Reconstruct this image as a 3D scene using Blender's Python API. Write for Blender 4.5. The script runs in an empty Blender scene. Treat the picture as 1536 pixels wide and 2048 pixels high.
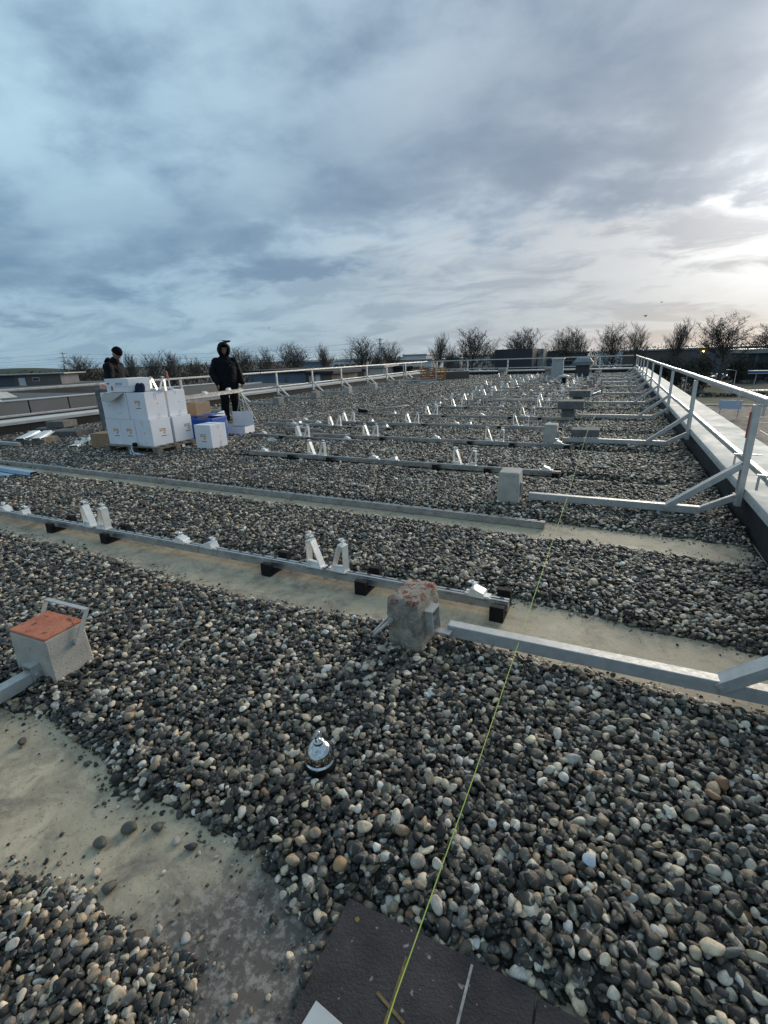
import bpy, bmesh, math, random
import numpy as np
from mathutils import Vector, Matrix, Euler
R = math.radians
PI = math.pi
S = bpy.context.scene
COL = S.collection
rnd = random.Random(7)

# ------------------------------------------------------------------ camera, sky, sun, exposure
cam = bpy.data.cameras.new('camera')
camo = bpy.data.objects.new('camera', cam); COL.objects.link(camo); S.camera = camo
cam.sensor_fit = 'VERTICAL'; cam.sensor_height = 36.0; cam.lens = 36.0 * 950.0 / 2048.0
cam.clip_start = 0.02; cam.clip_end = 6000
camo.matrix_world = Matrix(((0.9062018, -0.10232701, 0.41027731, 0.0),
                            (0.42153608, 0.29491729, -0.85751451, 0.0),
                            (-0.03325098, 0.95002788, 0.31038911, 1.4), (0, 0, 0, 1)))
SUN_AZ, SUN_EL = R(13), R(15)          # azimuth clockwise from +Y
sun_dir = Vector((math.sin(SUN_AZ) * math.cos(SUN_EL), math.cos(SUN_AZ) * math.cos(SUN_EL), math.sin(SUN_EL)))
sl = bpy.data.lights.new('sun', 'SUN'); sl.energy = 1.5; sl.angle = R(30); sl.color = (1.0, 0.88, 0.72)
so = bpy.data.objects.new('sun', sl); COL.objects.link(so); so.location = (20, 30, 40)
so.rotation_euler = sun_dir.to_track_quat('Z', 'Y').to_euler()
vs = S.view_settings
vs.view_transform = 'Standard'; vs.look = 'None'; vs.gamma = 1; vs.use_curve_mapping = False; vs.exposure = 1.1
S.cycles.max_bounces = 6; S.cycles.diffuse_bounces = 3; S.cycles.use_denoising = True


class NT:
    """small helper for writing node trees"""
    def __init__(self, tree):
        self.t = tree; self.n = tree.nodes; self.l = tree.links

    def node(self, typ, ins=None, **kw):
        nd = self.n.new(typ)
        for k, v in kw.items(): setattr(nd, k, v)
        for k, v in (ins or {}).items(): self.set(nd.inputs[k], v)
        return nd

    def set(self, sock, v):
        if isinstance(v, bpy.types.NodeSocket): self.l.new(v, sock)
        else: sock.default_value = v

    def math(self, op, a, b=0.0, clamp=False):
        return self.node('ShaderNodeMath', {0: a, 1: b}, operation=op, use_clamp=clamp).outputs[0]

    def mix(self, f, a, b, blend='MIX'):
        nd = self.node('ShaderNodeMix', data_type='RGBA', blend_type=blend)
        self.set(nd.inputs[0], f); self.set(nd.inputs[6], a); self.set(nd.inputs[7], b)
        return nd.outputs[2]

    def noise(self, vec, scale, detail=4, rough=0.55, dist=0.0):
        nd = self.node('ShaderNodeTexNoise', {'Scale': scale, 'Detail': detail, 'Roughness': rough, 'Distortion': dist})
        if vec is not None: self.l.new(vec, nd.inputs['Vector'])
        return nd.outputs[0]

    def ramp(self, f, stops):
        nd = self.node('ShaderNodeValToRGB'); self.set(nd.inputs[0], f)
        e = nd.color_ramp.elements
        while len(e) < len(stops): e.new(0.5)
        for i, (p, c) in enumerate(stops):
            e[i].position = p; e[i].color = c if len(c) == 4 else (*c, 1)
        return nd.outputs[0]

    def mrange(self, v, a, b, c=0.0, d=1.0, smooth=False):
        nd = self.node('ShaderNodeMapRange', {0: v, 1: a, 2: b, 3: c, 4: d})
        if smooth: nd.interpolation_type = 'SMOOTHSTEP'
        return nd.outputs[0]


def c4(c): return (c[0], c[1], c[2], 1.0)


def make_world():
    w = bpy.data.worlds.new('World'); S.world = w; w.use_nodes = True
    t = NT(w.node_tree); t.n.clear()
    sky = t.node('ShaderNodeTexSky', sky_type='NISHITA')
    sky.sun_disc = False; sky.sun_elevation = SUN_EL; sky.sun_rotation = SUN_AZ
    sky.air_density = 1.0; sky.dust_density = 0.6
    tc = t.node('ShaderNodeTexCoord')
    d = tc.outputs['Generated']
    sp = t.node('ShaderNodeSeparateXYZ', {0: d})
    z = t.math('MAXIMUM', sp.outputs[2], 0.0)
    inv = t.math('DIVIDE', 1.0, t.math('ADD', z, 0.22))
    px = t.math('MULTIPLY', sp.outputs[0], inv); py = t.math('MULTIPLY', sp.outputs[1], inv)
    P = t.node('ShaderNodeCombineXYZ', {0: px, 1: py, 2: 3.7}).outputs[0]
    mp = t.node('ShaderNodeMapping', {'Vector': P, 'Location': (0.42, 0.15, 0), 'Rotation': (0, 0, R(-24)), 'Scale': (0.95, 1.05, 1)}).outputs[0]
    big = t.noise(mp, 0.85, 3, 0.5, 0.3)
    mid = t.noise(mp, 2.9, 7, 0.52, 0.15)
    fine = t.noise(mp, 8.0, 7, 0.6, 0.2)
    c = t.math('ADD', t.math('MULTIPLY', big, 0.44), t.math('ADD', t.math('MULTIPLY', mid, 0.46), t.math('MULTIPLY', fine, 0.10)))
    c = t.mrange(c, 0.38, 0.64, 0, 1, True)
    # angle from the sun behind the cloud
    dt = t.node('ShaderNodeVectorMath', {0: d, 1: sun_dir}, operation='DOT_PRODUCT').outputs['Value']
    ang = t.math('ARCCOSINE', t.math('MINIMUM', dt, 0.9999))
    warm = t.mrange(ang, R(66), R(10), 0, 1, True)
    dark = t.mix(warm, c4((0.080, 0.135, 0.200)), c4((0.112, 0.146, 0.192)))
    light = t.mix(warm, c4((0.225, 0.325, 0.390)), c4((0.275, 0.312, 0.352)))
    cloud = t.mix(c, dark, light)
    # edge of the cloud bank: beyond it, low over the horizon, the layer is thin and bright
    q = t.math('ADD', px, 0.7)
    bk = t.math('ADD', py, t.math('MULTIPLY', t.math('MULTIPLY', q, q), 0.15))
    bk = t.math('ADD', bk, t.math('ADD', t.math('MULTIPLY', t.math('SUBTRACT', mid, 0.5), 1.5), t.math('MULTIPLY', t.math('SUBTRACT', fine, 0.5), 0.7)))
    under = t.math('EXPONENT', t.math('MULTIPLY', t.math('POWER', t.math('DIVIDE', t.math('SUBTRACT', bk, 1.85), 0.42), 2.0), -1.0))
    cloud = t.mix(t.math('MULTIPLY', under, 0.42), cloud, t.mix(warm, c4((0.072, 0.120, 0.175)), c4((0.110, 0.132, 0.168))))
    thin = t.mrange(bk, 2.10, 2.55, 0, 1, True)
    far = t.mrange(bk, 2.5, 4.2, 0, 1, True)
    pale = t.mix(warm, c4((0.160, 0.235, 0.29)), c4((0.255, 0.262, 0.272)))
    low = t.mix(warm, c4((0.125, 0.195, 0.245)), c4((0.225, 0.245, 0.268)))
    pale = t.mix(far, pale, low)
    cloud = t.mix(t.math('MULTIPLY', thin, t.mrange(fine, 0.3, 0.7, 0.62, 0.92)), cloud, pale)
    # lumpy grey shreds drifting below the bank
    sh = t.noise(t.node('ShaderNodeMapping', {'Vector': P, 'Location': (4.1, 1.7, 0), 'Rotation': (0, 0, R(-8)), 'Scale': (0.8, 1.25, 1)}).outputs[0], 2.4, 8, 0.58, 0.5)
    shred = t.math('MULTIPLY', t.mrange(sh, 0.44, 0.62, 0, 1, True), thin)
    cloud = t.mix(t.math('MULTIPLY', shred, 0.80), cloud, t.mix(warm, c4((0.100, 0.165, 0.225)), c4((0.165, 0.182, 0.212))))
    # thin cloud glowing round the sun
    g1 = t.math('EXPONENT', t.math('MULTIPLY', t.math('POWER', t.math('DIVIDE', ang, R(7.0)), 2.0), -1.0))
    g2 = t.math('EXPONENT', t.math('MULTIPLY', t.math('DIVIDE', ang, R(17)), -1.0))
    gl = t.math('ADD', t.math('MULTIPLY', g1, 0.72), t.math('MULTIPLY', g2, 0.05))
    gl = t.math('MULTIPLY', gl, t.math('ADD', t.mrange(thin, 0, 1, 0.25, 0.8), t.math('MULTIPLY', c, 0.35)))
    gl = t.math('MULTIPLY', gl, t.mrange(shred, 0, 1, 1.0, 0.30))
    glow = t.mix(1.0, c4((1.0, 0.99, 0.96)), t.node('ShaderNodeCombineXYZ', {0: gl, 1: gl, 2: gl}).outputs[0], 'MULTIPLY')
    cloud = t.mix(1.0, cloud, glow, 'ADD')
    ten = t.mix(1.0, cloud, c4((10, 10, 10)), 'MULTIPLY')
    fin = t.mix(0.97, sky.outputs[0], ten)
    bg = t.node('ShaderNodeBackground', {'Color': fin, 'Strength': 0.1})
    out = t.node('ShaderNodeOutputWorld'); t.l.new(bg.outputs[0], out.inputs[0])
make_world()


# ------------------------------------------------------------------ materials
def mat(name, a, b=None, rough=0.6, metal=0.0, scale=8.0, bump=0.0, bscale=None, detail=5, coords='Object', spec=0.5, rvar=0.1, lo=0.35, hi=0.65, speck=None, transmission=0, emit=None):
    m = bpy.data.materials.new(name); m.use_nodes = True
    t = NT(m.node_tree); bs = t.n['Principled BSDF']
    tc = t.node('ShaderNodeTexCoord').outputs[coords]
    b = b or tuple(x * 0.8 for x in a)
    n = t.noise(tc, scale, detail, 0.6)
    col = t.mix(t.mrange(n, lo, hi), c4(b), c4(a))
    if speck:
        sc, amt, colr = speck
        sn = t.noise(tc, sc, 2, 0.5)
        col = t.mix(t.mrange(sn, 1 - amt - 0.03, 1 - amt + 0.03), col, c4(colr))
    t.set(bs.inputs['Base Color'], col)
    rn = t.noise(tc, scale * 2.3, 3, 0.6)
    t.set(bs.inputs['Roughness'], t.mrange(rn, 0.3, 0.7, max(0.02, rough - rvar), min(1, rough + rvar)))
    bs.inputs['Metallic'].default_value = metal
    bs.inputs['Specular IOR Level'].default_value = spec
    if bump:
        bn = t.noise(tc, bscale or scale * 4, 6, 0.65)
        bp = t.node('ShaderNodeBump', {'Strength': bump, 'Distance': 0.01, 'Height': bn})
        t.l.new(bp.outputs[0], bs.inputs['Normal'])
    if emit:
        bs.inputs['Emission Color'].default_value = c4(emit[0]); bs.inputs['Emission Strength'].default_value = emit[1]
    return m

M = {}
M['alu'] = mat('raw_aluminium', (0.54, 0.535, 0.525), (0.38, 0.378, 0.37), 0.34, 0.8, 14, 0.05, rvar=0.12)
M['alu_bright'] = mat('bright_aluminium', (0.86, 0.85, 0.82), (0.76, 0.75, 0.72), 0.42, 0.35, 20, 0.06, rvar=0.1)
M['galv'] = mat('galvanised_steel', (0.52, 0.51, 0.49), (0.41, 0.405, 0.39), 0.5, 0.3, 22, 0.08, rvar=0.1)
M['railalu'] = mat('guardrail_aluminium', (0.60, 0.59, 0.57), (0.49, 0.485, 0.465), 0.42, 0.45, 9, 0.05)
M['coping'] = mat('coping_sheet', (0.62, 0.605, 0.56), (0.51, 0.495, 0.455), 0.72, 0.0, 2.2, 0.03, spec=.25, speck=(60, 0.27, (0.45, 0.44, 0.42)))
M['coping_edge'] = mat('coping_edge', (0.62, 0.63, 0.62), (0.5, 0.5, 0.5), 0.4, 0.3, 4, 0.03)
M['bitumen'] = mat('bitumen_upstand', (0.022, 0.021, 0.024), (0.012, 0.012, 0.014), 0.75, 0, 5, 0.5, 120)
M['rubber'] = mat('black_rubber', (0.012, 0.012, 0.012), (0.006, 0.006, 0.006), 0.75, 0, 30, 0.25, 150, spec=0.25)
M['concrete'] = mat('cast_concrete', (0.33, 0.31, 0.28), (0.22, 0.21, 0.19), 0.85, 0, 12, 0.5, 90, speck=(70, 0.34, (0.10, 0.09, 0.08)))
M['concrete_pale'] = mat('pale_concrete', (0.46, 0.43, 0.38), (0.36, 0.34, 0.30), 0.85, 0, 9, 0.45, 110, speck=(55, 0.30, (0.14, 0.12, 0.10)))
M['concrete_dark'] = mat('weathered_concrete', (0.17, 0.165, 0.155), (0.10, 0.098, 0.094), 0.88, 0, 10, 0.5, 80)
M['orange'] = mat('orange_paint', (0.60, 0.205, 0.11), (0.46, 0.125, 0.062), 0.75, 0, 11, 0.5, 45, detail=9, speck=(26, 0.36, (0.17, 0.075, 0.045)))
M['redtape'] = mat('red_orange_tape', (0.62, 0.11, 0.05), None, 0.5)
M['carton'] = mat('white_carton', (0.80, 0.80, 0.83), (0.74, 0.74, 0.78), 0.62, 0, 3, 0.05)
M['kraft'] = mat('brown_carton', (0.36, 0.235, 0.135), (0.28, 0.18, 0.10), 0.75, 0, 6, 0.1)
M['kraft_in'] = mat('carton_inside', (0.42, 0.38, 0.33), (0.36, 0.32, 0.28), 0.8, 0, 6, 0.1)
M['ink'] = mat('dark_ink', (0.03, 0.035, 0.06), None, 0.6)
M['tape_mark'] = mat('tape_mark', (0.45, 0.45, 0.48), None, 0.4)
M['ochre'] = mat('ochre_print', (0.72, 0.36, 0.07), (0.60, 0.25, 0.06), 0.6, 0, 20)
M['redprint'] = mat('red_print', (0.62, 0.10, 0.06), None, 0.6)
M['wood'] = mat('grey_pallet_wood', (0.27, 0.23, 0.18), (0.15, 0.125, 0.10), 0.85, 0, 9, 0.5, 50)
M['wood_warm'] = mat('warm_wood', (0.50, 0.23, 0.08), (0.34, 0.15, 0.06), 0.8, 0, 9, 0.3)
M['bluecrate'] = mat('blue_plastic', (0.022, 0.115, 0.50), (0.016, 0.085, 0.40), 0.38, 0, 8, 0.03)
M['navy'] = mat('navy_fabric', (0.012, 0.02, 0.06), (0.006, 0.011, 0.035), 0.9, 0, 30, 0.3)
M['plastic_film'] = mat('clear_bag', (0.62, 0.68, 0.76), (0.42, 0.50, 0.60), 0.2, 0, 14, 0.5, 30)
M['chrome'] = mat('polished_steel', (0.60, 0.60, 0.59), (0.50, 0.50, 0.49), 0.12, 1.0, 10, 0, rvar=0.04)
M['tile'] = mat('rubber_tile', (0.055, 0.047, 0.050), (0.026, 0.022, 0.024), 0.85, 0, 7, 0.8, 130, detail=8, speck=(42, 0.285, (0.30, 0.28, 0.27)))
M['chalk'] = mat('chalk_line', (0.36, 0.35, 0.34), (0.20, 0.19, 0.19), 0.9, 0, 60)
M['yellowpaint'] = mat('yellow_paint_mark', (0.22, 0.145, 0.04), (0.07, 0.05, 0.03), 0.8, 0, 50)
M['string'] = mat('lime_string', (0.50, 0.60, 0.12), (0.40, 0.50, 0.09), 0.7, 0, 300)
M['cord'] = mat('pale_cord', (0.50, 0.49, 0.44), None, 0.8)
M['whiteplate'] = mat('white_plate', (0.52, 0.52, 0.50), (0.44, 0.44, 0.42), 0.4)
M['bluesteel'] = mat('blue_tinted_sheet', (0.42, 0.54, 0.64), (0.30, 0.40, 0.50), 0.35, 0.5, 7)
M['skin'] = mat('skin', (0.36, 0.20, 0.145), (0.30, 0.16, 0.115), 0.55, 0, 30, 0.1)
M['jacket'] = mat('black_jacket', (0.0075, 0.009, 0.013), (0.0035, 0.004, 0.006), 0.8, 0, 22, 0.5, 40, spec=.15)
M['trousers'] = mat('black_trousers', (0.011, 0.011, 0.013), (0.005, 0.005, 0.007), 0.85, 0, 22, 0.5, 40, spec=.15)
M['cap'] = mat('grey_cap', (0.22, 0.22, 0.23), None, 0.8)
M['beanie'] = mat('black_beanie', (0.010, 0.010, 0.013), (0.005, 0.005, 0.007), 0.9, 0, 60, 0.6, spec=.1)
M['vent'] = mat('grey_vent_sheet', (0.40, 0.40, 0.39), (0.33, 0.33, 0.33), 0.6, 0.1, 6, 0.1)
M['ventdark'] = mat('dark_vent_sheet', (0.045, 0.045, 0.052), (0.03, 0.03, 0.036), 0.6, 0.1, 6, 0.1)
M['slategreen'] = mat('slate_hood', (0.20, 0.235, 0.24), (0.15, 0.175, 0.18), 0.5, 0.1, 6, 0.1)
M['bark'] = mat('bark', (0.120, 0.102, 0.086), (0.070, 0.060, 0.052), 0.9, 0, 3, 0.4)
M['leaf'] = mat('withered_leaf', (0.115, 0.088, 0.055), (0.060, 0.048, 0.034), 0.8, 0, 0.6, coords='Object')
M['thicket'] = mat('bare_thicket', (0.082, 0.066, 0.046), (0.040, 0.034, 0.027), 0.9, 0, 0.35)
M['evergreen'] = mat('dull_evergreen', (0.048, 0.052, 0.034), (0.022, 0.025, 0.018), 0.9, 0, 0.35)
M['grass'] = mat('winter_grass', (0.036, 0.050, 0.018), (0.022, 0.030, 0.013), 0.95, 0, 0.25, 0.5, 3)
M['field'] = mat('far_field', (0.060, 0.064, 0.050), (0.036, 0.040, 0.036), 0.95, 0, 0.012, coords='Object')
M['asphalt'] = mat('asphalt', (0.040, 0.038, 0.038), (0.027, 0.026, 0.026), 0.85, 0, 0.5, 0.3, 40)
M['paving'] = mat('grey_paving', (0.15, 0.145, 0.135), (0.10, 0.098, 0.093), 0.85, 0, 0.7)
M['paint'] = mat('road_paint', (0.68, 0.68, 0.66), (0.52, 0.52, 0.5), 0.7, 0, 1.5)
M['glass'] = mat('dark_glass', (0.03, 0.04, 0.05), (0.02, 0.025, 0.03), 0.1, 0, 2)
M['metalroof'] = mat('pale_metal_roof', (0.30, 0.30, 0.30), (0.22, 0.22, 0.22), 0.5, 0.2, 0.4)
M['roofgrey'] = mat('grey_roofing', (0.085, 0.085, 0.085), (0.055, 0.055, 0.055), 0.85, 0, 0.35)
M['panelgrey'] = mat('grey_cladding', (0.19, 0.185, 0.18), (0.15, 0.148, 0.145), 0.6, 0.1, 0.5)
for k_, c_ in dict(w_dark=(0.045, 0.046, 0.050), w_slate=(0.10, 0.11, 0.135), w_brown=(0.16, 0.135, 0.115), w_pale=(0.48, 0.45, 0.41), w_white=(0.66, 0.66, 0.66), w_blue=(0.13, 0.17, 0.22), w_umber=(0.115, 0.092, 0.076)).items():
    M[k_] = mat('wall_' + k_[2:], c_, tuple(x * 0.82 for x in c_), 0.75, 0, 0.6)
for k_, c_ in dict(car_white=(0.62, 0.63, 0.64), car_grey=(0.16, 0.17, 0.18), car_dark=(0.02, 0.022, 0.03), car_silver=(0.36, 0.37, 0.38), car_red=(0.25, 0.03, 0.025), sign_blue=(0.03, 0.08, 0.26)).items():
    M[k_] = mat(k_, c_, None, 0.3, 0.2, 2)
M['lamp_glow'] = mat('lit_lamp', (1, 0.8, 0.4), None, 0.5, emit=((1.0, 0.72, 0.25), 6))
M['pale_board'] = mat('pale_blue_board', (0.46, 0.55, 0.68), (0.52, 0.56, 0.62), 0.4, 0, 0.8)


def m_red_lichen():
    m = bpy.data.materials.new('concrete_with_old_red_paint'); m.use_nodes = True
    t = NT(m.node_tree); bs = t.n['Principled BSDF']
    tc = t.node('ShaderNodeTexCoord').outputs['Object']
    n = t.noise(tc, 14, 6, 0.65); sp = t.noise(tc, 75, 3, 0.5)
    col = t.mix(t.mrange(n, 0.35, 0.65), c4((0.24, 0.205, 0.165)), c4((0.56, 0.48, 0.385)))
    col = t.mix(t.mrange(sp, 0.60, 0.66), col, c4((0.48, 0.46, 0.42)))
    sep = t.node('ShaderNodeSeparateXYZ', {0: tc}).outputs
    top = t.mrange(sep[2], 0.254, 0.271)
    pt = t.mrange(t.noise(tc, 24, 8, 0.75), 0.50, 0.56)
    col = t.mix(t.math('MULTIPLY', top, pt), col, t.mix(t.mrange(sp, 0.4, 0.6), c4((0.16, 0.045, 0.030)), c4((0.30, 0.070, 0.042))))
    t.set(bs.inputs['Base Color'], col); bs.inputs['Roughness'].default_value = 0.9
    h = t.math('ADD', t.noise(tc, 45, 6, 0.7), t.math('MULTIPLY', t.noise(tc, 120, 3, 0.6), 0.5))
    t.l.new(t.node('ShaderNodeBump', {'Strength': 1.0, 'Distance': 0.02, 'Height': h}).outputs[0], bs.inputs['Normal'])
    return m
M['redblock'] = m_red_lichen()


def m_membrane():
    m = bpy.data.materials.new('roof_membrane'); m.use_nodes = True
    t = NT(m.node_tree); bs = t.n['Principled BSDF']
    tc = t.node('ShaderNodeTexCoord').outputs['Object']
    a = t.noise(tc, 1.6, 5, 0.6, 0.4); b = t.noise(tc, 7, 7, 0.68, 0.6); f = t.noise(tc, 34, 6, 0.7)
    col = t.mix(t.mrange(b, 0.34, 0.64), c4((0.25, 0.195, 0.13)), c4((0.57, 0.46, 0.315)))
    col = t.mix(t.mrange(a, 0.42, 0.60), col, c4((0.50, 0.405, 0.275)))
    st = t.noise(tc, 3.4, 8, 0.72, 1.2); s2 = t.noise(tc, 17, 8, 0.75, 0.8)
    col = t.mix(t.math('MULTIPLY', t.mrange(st, 0.50, 0.66), 0.62), col, c4((0.125, 0.105, 0.085)))
    col = t.mix(t.math('MULTIPLY', t.mrange(s2, 0.54, 0.66), 0.45), col, c4((0.085, 0.073, 0.062)))
    # damp, dirty part of the sheet: dark, blotched
    sep = t.node('ShaderNodeSeparateXYZ', {0: tc}).outputs
    dx = t.math('MULTIPLY', t.math('ADD', sep[0], 0.62), 2.3); dy = t.math('MULTIPLY', t.math('ADD', sep[1], -0.52), 3.6)
    dist = t.math('SQRT', t.math('ADD', t.math('MULTIPLY', dx, dx), t.math('MULTIPLY', dy, dy)))
    dist = t.math('ADD', dist, t.math('MULTIPLY', t.math('SUBTRACT', b, 0.5), 1.2))
    wet = t.mrange(dist, 1.25, 0.50, 0, 1, True)
    dc = t.mix(t.mrange(f, 0.48, 0.60), c4((0.070, 0.056, 0.052)), c4((0.25, 0.222, 0.195)))
    col = t.mix(t.math('MULTIPLY', wet, 0.9), col, dc)
    col = t.mix(t.mrange(t.noise(tc, 110, 3, 0.6), 0.62, 0.70), col, c4((0.06, 0.055, 0.05)))
    t.set(bs.inputs['Base Color'], col)
    t.set(bs.inputs['Roughness'], t.mrange(b, 0.3, 0.7, 0.55, 0.85))
    h = t.math('ADD', t.math('MULTIPLY', b, 0.7), t.math('MULTIPLY', f, 0.3))
    t.l.new(t.node('ShaderNodeBump', {'Strength': 0.35, 'Distance': 0.012, 'Height': h}).outputs[0], bs.inputs['Normal'])
    return m
M['membrane'] = m_membrane()


def m_pebble():
    m = bpy.data.materials.new('river_pebble'); m.use_nodes = True
    t = NT(m.node_tree); bs = t.n['Principled BSDF']
    tc = t.node('ShaderNodeTexCoord').outputs['Object']
    at = t.node('ShaderNodeAttribute', attribute_type='INSTANCER', attribute_name='pcol')
    oi = t.node('ShaderNodeObjectInfo')
    off = t.node('ShaderNodeVectorMath', {0: tc, 1: at.outputs['Vector']}, operation='MULTIPLY_ADD')
    off.inputs[0].default_value = (1, 1, 1)
    vec = t.node('ShaderNodeVectorMath', {0: at.outputs['Vector'], 1: (37, 71, 53)}, operation='MULTIPLY').outputs[0]
    pos = t.node('ShaderNodeVectorMath', {0: tc, 1: vec}, operation='ADD').outputs[0]
    n1 = t.noise(pos, 2.2, 6, 0.65); n2 = t.noise(pos, 9, 5, 0.7)
    mot = t.math('ADD', t.mrange(n1, 0.3, 0.7, 0.72, 1.25), t.mrange(n2, 0.35, 0.65, -0.16, 0.16))
    col = t.mix(1.0, at.outputs['Color'], t.node('ShaderNodeCombineXYZ', {0: mot, 1: mot, 2: mot}).outputs[0], 'MULTIPLY')
    v = t.node('ShaderNodeTexWave', {'Vector': pos, 'Scale': 0.7, 'Distortion': 9.0, 'Detail': 3.0})
    vein = t.math('MULTIPLY', t.mrange(v.outputs[1], 0.93, 0.99), t.mrange(n1, 0.5, 0.62))
    col = t.mix(t.math('MULTIPLY', vein, 0.55), col, c4((0.5, 0.48, 0.45)))
    t.set(bs.inputs['Base Color'], col)
    t.set(bs.inputs['Roughness'], t.mrange(n2, 0.3, 0.7, 0.36, 0.62))
    bs.inputs['Specular IOR Level'].default_value = 0.5
    t.l.new(t.node('ShaderNodeBump', {'Strength': 0.25, 'Distance': 0.05, 'Height': n2}).outputs[0], bs.inputs['Normal'])
    return m
M['pebble'] = m_pebble()
M['bed'] = mat('gravel_gap_shade', (0.052, 0.045, 0.037), (0.018, 0.016, 0.013), 0.9, 0, 40, 0.8, 60, detail=8, speck=(30, 0.36, (0.13, 0.12, 0.11)))  # dark bed colour stands in for the shade between pebbles


# ------------------------------------------------------------------ mesh helpers
class MB:
    def __init__(self): self.v = []; self.f = []; self.mi = []; self.cur = 0

    def add(self, vs_, fs_):
        o = len(self.v); self.v += [tuple(p) for p in vs_]
        self.f += [tuple(i + o for i in f) for f in fs_]; self.mi += [self.cur] * len(fs_); return self

    def box(self, c, s, rot=None):
        x, y, z = s[0] / 2, s[1] / 2, s[2] / 2
        p = [Vector(q) for q in ((-x, -y, -z), (x, -y, -z), (x, y, -z), (-x, y, -z), (-x, -y, z), (x, -y, z), (x, y, z), (-x, y, z))]
        if rot is not None: p = [rot @ q for q in p]
        c = Vector(c); p = [q + c for q in p]
        return self.add(p, [(0, 3, 2, 1), (4, 5, 6, 7), (0, 1, 5, 4), (1, 2, 6, 5), (2, 3, 7, 6), (3, 0, 4, 7)])

    def span(self, lo, hi):
        return self.box([(a + b) / 2 for a, b in zip(lo, hi)], [b - a for a, b in zip(lo, hi)])

    def bar(self, a, b, w, h, up=(0, 0, 1)):
        """box beam from a to b, w sideways, h along up"""
        a, b = Vector(a), Vector(b); d = (b - a); L = d.length; d.normalize()
        u = Vector(up); s = d.cross(u)
        if s.length < 1e-5: s = d.cross(Vector((0, 1, 0)))
        s.normalize(); u = s.cross(d)
        rot = Matrix((d, s, u)).transposed()
        return self.box((a + b) / 2, (L, w, h), rot)

    def prism(self, poly, axis, a, b):
        """extrude a 2D polygon along axis ('x': poly is (y,z); 'y': (x,z); 'z': (x,y))"""
        n = len(poly)
        def mk(t, p): return {'x': (t, p[0], p[1]), 'y': (p[0], t, p[1]), 'z': (p[0], p[1], t)}[axis]
        vs_ = [mk(a, p) for p in poly] + [mk(b, p) for p in poly]
        fs_ = [tuple(range(n))[::-1], tuple(range(n, 2 * n))] + [(i, (i + 1) % n, n + (i + 1) % n, n + i) for i in range(n)]
        return self.add(vs_, fs_)

    def loft(self, rings, cap=True):
        n = len(rings[0]); vs_ = [p for r in rings for p in r]; fs_ = []
        for k in range(len(rings) - 1):
            for i in range(n):
                j = (i + 1) % n
                fs_.append((k * n + i, k * n + j, (k + 1) * n + j, (k + 1) * n + i))
        if cap:
            fs_.append(tuple(range(n))[::-1]); fs_.append(tuple((len(rings) - 1) * n + i for i in range(n)))
        return self.add(vs_, fs_)

    def tube(self, pts, r, n=8, caps=True):
        pts = [Vector(p) for p in pts]; rings = []
        rr = r if isinstance(r, (list, tuple)) else [r] * len(pts)
        prev = None
        for k, p in enumerate(pts):
            d = (pts[min(k + 1, len(pts) - 1)] - pts[max(k - 1, 0)]).normalized()
            if prev is None:
                s = d.cross(Vector((0, 0, 1)))
                if s.length < 1e-3: s = d.cross(Vector((1, 0, 0)))
            else:
                s = prev - d * prev.dot(d)
            s.normalize(); prev = s; u = d.cross(s)
            rings.append([p + (s * math.cos(2 * PI * i / n) + u * math.sin(2 * PI * i / n)) * rr[k] for i in range(n)])
        return self.loft(rings, caps)

    def chain(self, pts, radii, n=14, flat=(1, 0, 0)):
        """limb: elliptical sections (ra along `flat`, rb across), rounded ends"""
        pts = [Vector(p) for p in pts]; rad = [(r, r) if not isinstance(r, tuple) else r for r in radii]
        d0 = (pts[1] - pts[0]).normalized(); d1 = (pts[-1] - pts[-2]).normalized()
        P, Q = [], []
        for k, s in ((1.0, 0.08), (0.8, 0.6), (0.45, 0.89)):
            P.append(pts[0] - d0 * min(rad[0]) * k); Q.append((rad[0][0] * s, rad[0][1] * s))
        P += pts; Q += rad
        for k, s in ((0.45, 0.89), (0.8, 0.6), (1.0, 0.08)):
            P.append(pts[-1] + d1 * min(rad[-1]) * k); Q.append((rad[-1][0] * s, rad[-1][1] * s))
        rings = []
        for k, p in enumerate(P):
            d = (P[min(k + 1, len(P) - 1)] - P[max(k - 1, 0)]).normalized()
            s = Vector(flat); s = s - d * s.dot(d)
            if s.length < 1e-3: s = d.orthogonal()
            s.normalize(); u = d.cross(s)
            rings.append([p + s * math.cos(2 * PI * i / n) * Q[k][0] + u * math.sin(2 * PI * i / n) * Q[k][1] for i in range(n)])
        return self.loft(rings)

    def lathe(self, prof, n=24, c=(0, 0, 0)):
        rings = [[(c[0] + r * math.cos(2 * PI * i / n), c[1] + r * math.sin(2 * PI * i / n), c[2] + z) for i in range(n)] for r, z in prof]
        return self.loft(rings)

    def mesh(self, name, m=None, smooth=False):
        me = bpy.data.meshes.new(name); me.from_pydata(self.v, [], self.f)
        bm = bmesh.new(); bm.from_mesh(me); bmesh.ops.recalc_face_normals(bm, faces=bm.faces); bm.to_mesh(me); bm.free()
        for mm in (m if isinstance(m, (list, tuple)) else [m]):
            if mm: me.materials.append(mm)
        if max(self.mi, default=0) > 0: me.polygons.foreach_set('material_index', self.mi)
        if smooth: me.polygons.foreach_set('use_smooth', [True] * len(me.polygons))
        return me


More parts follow.
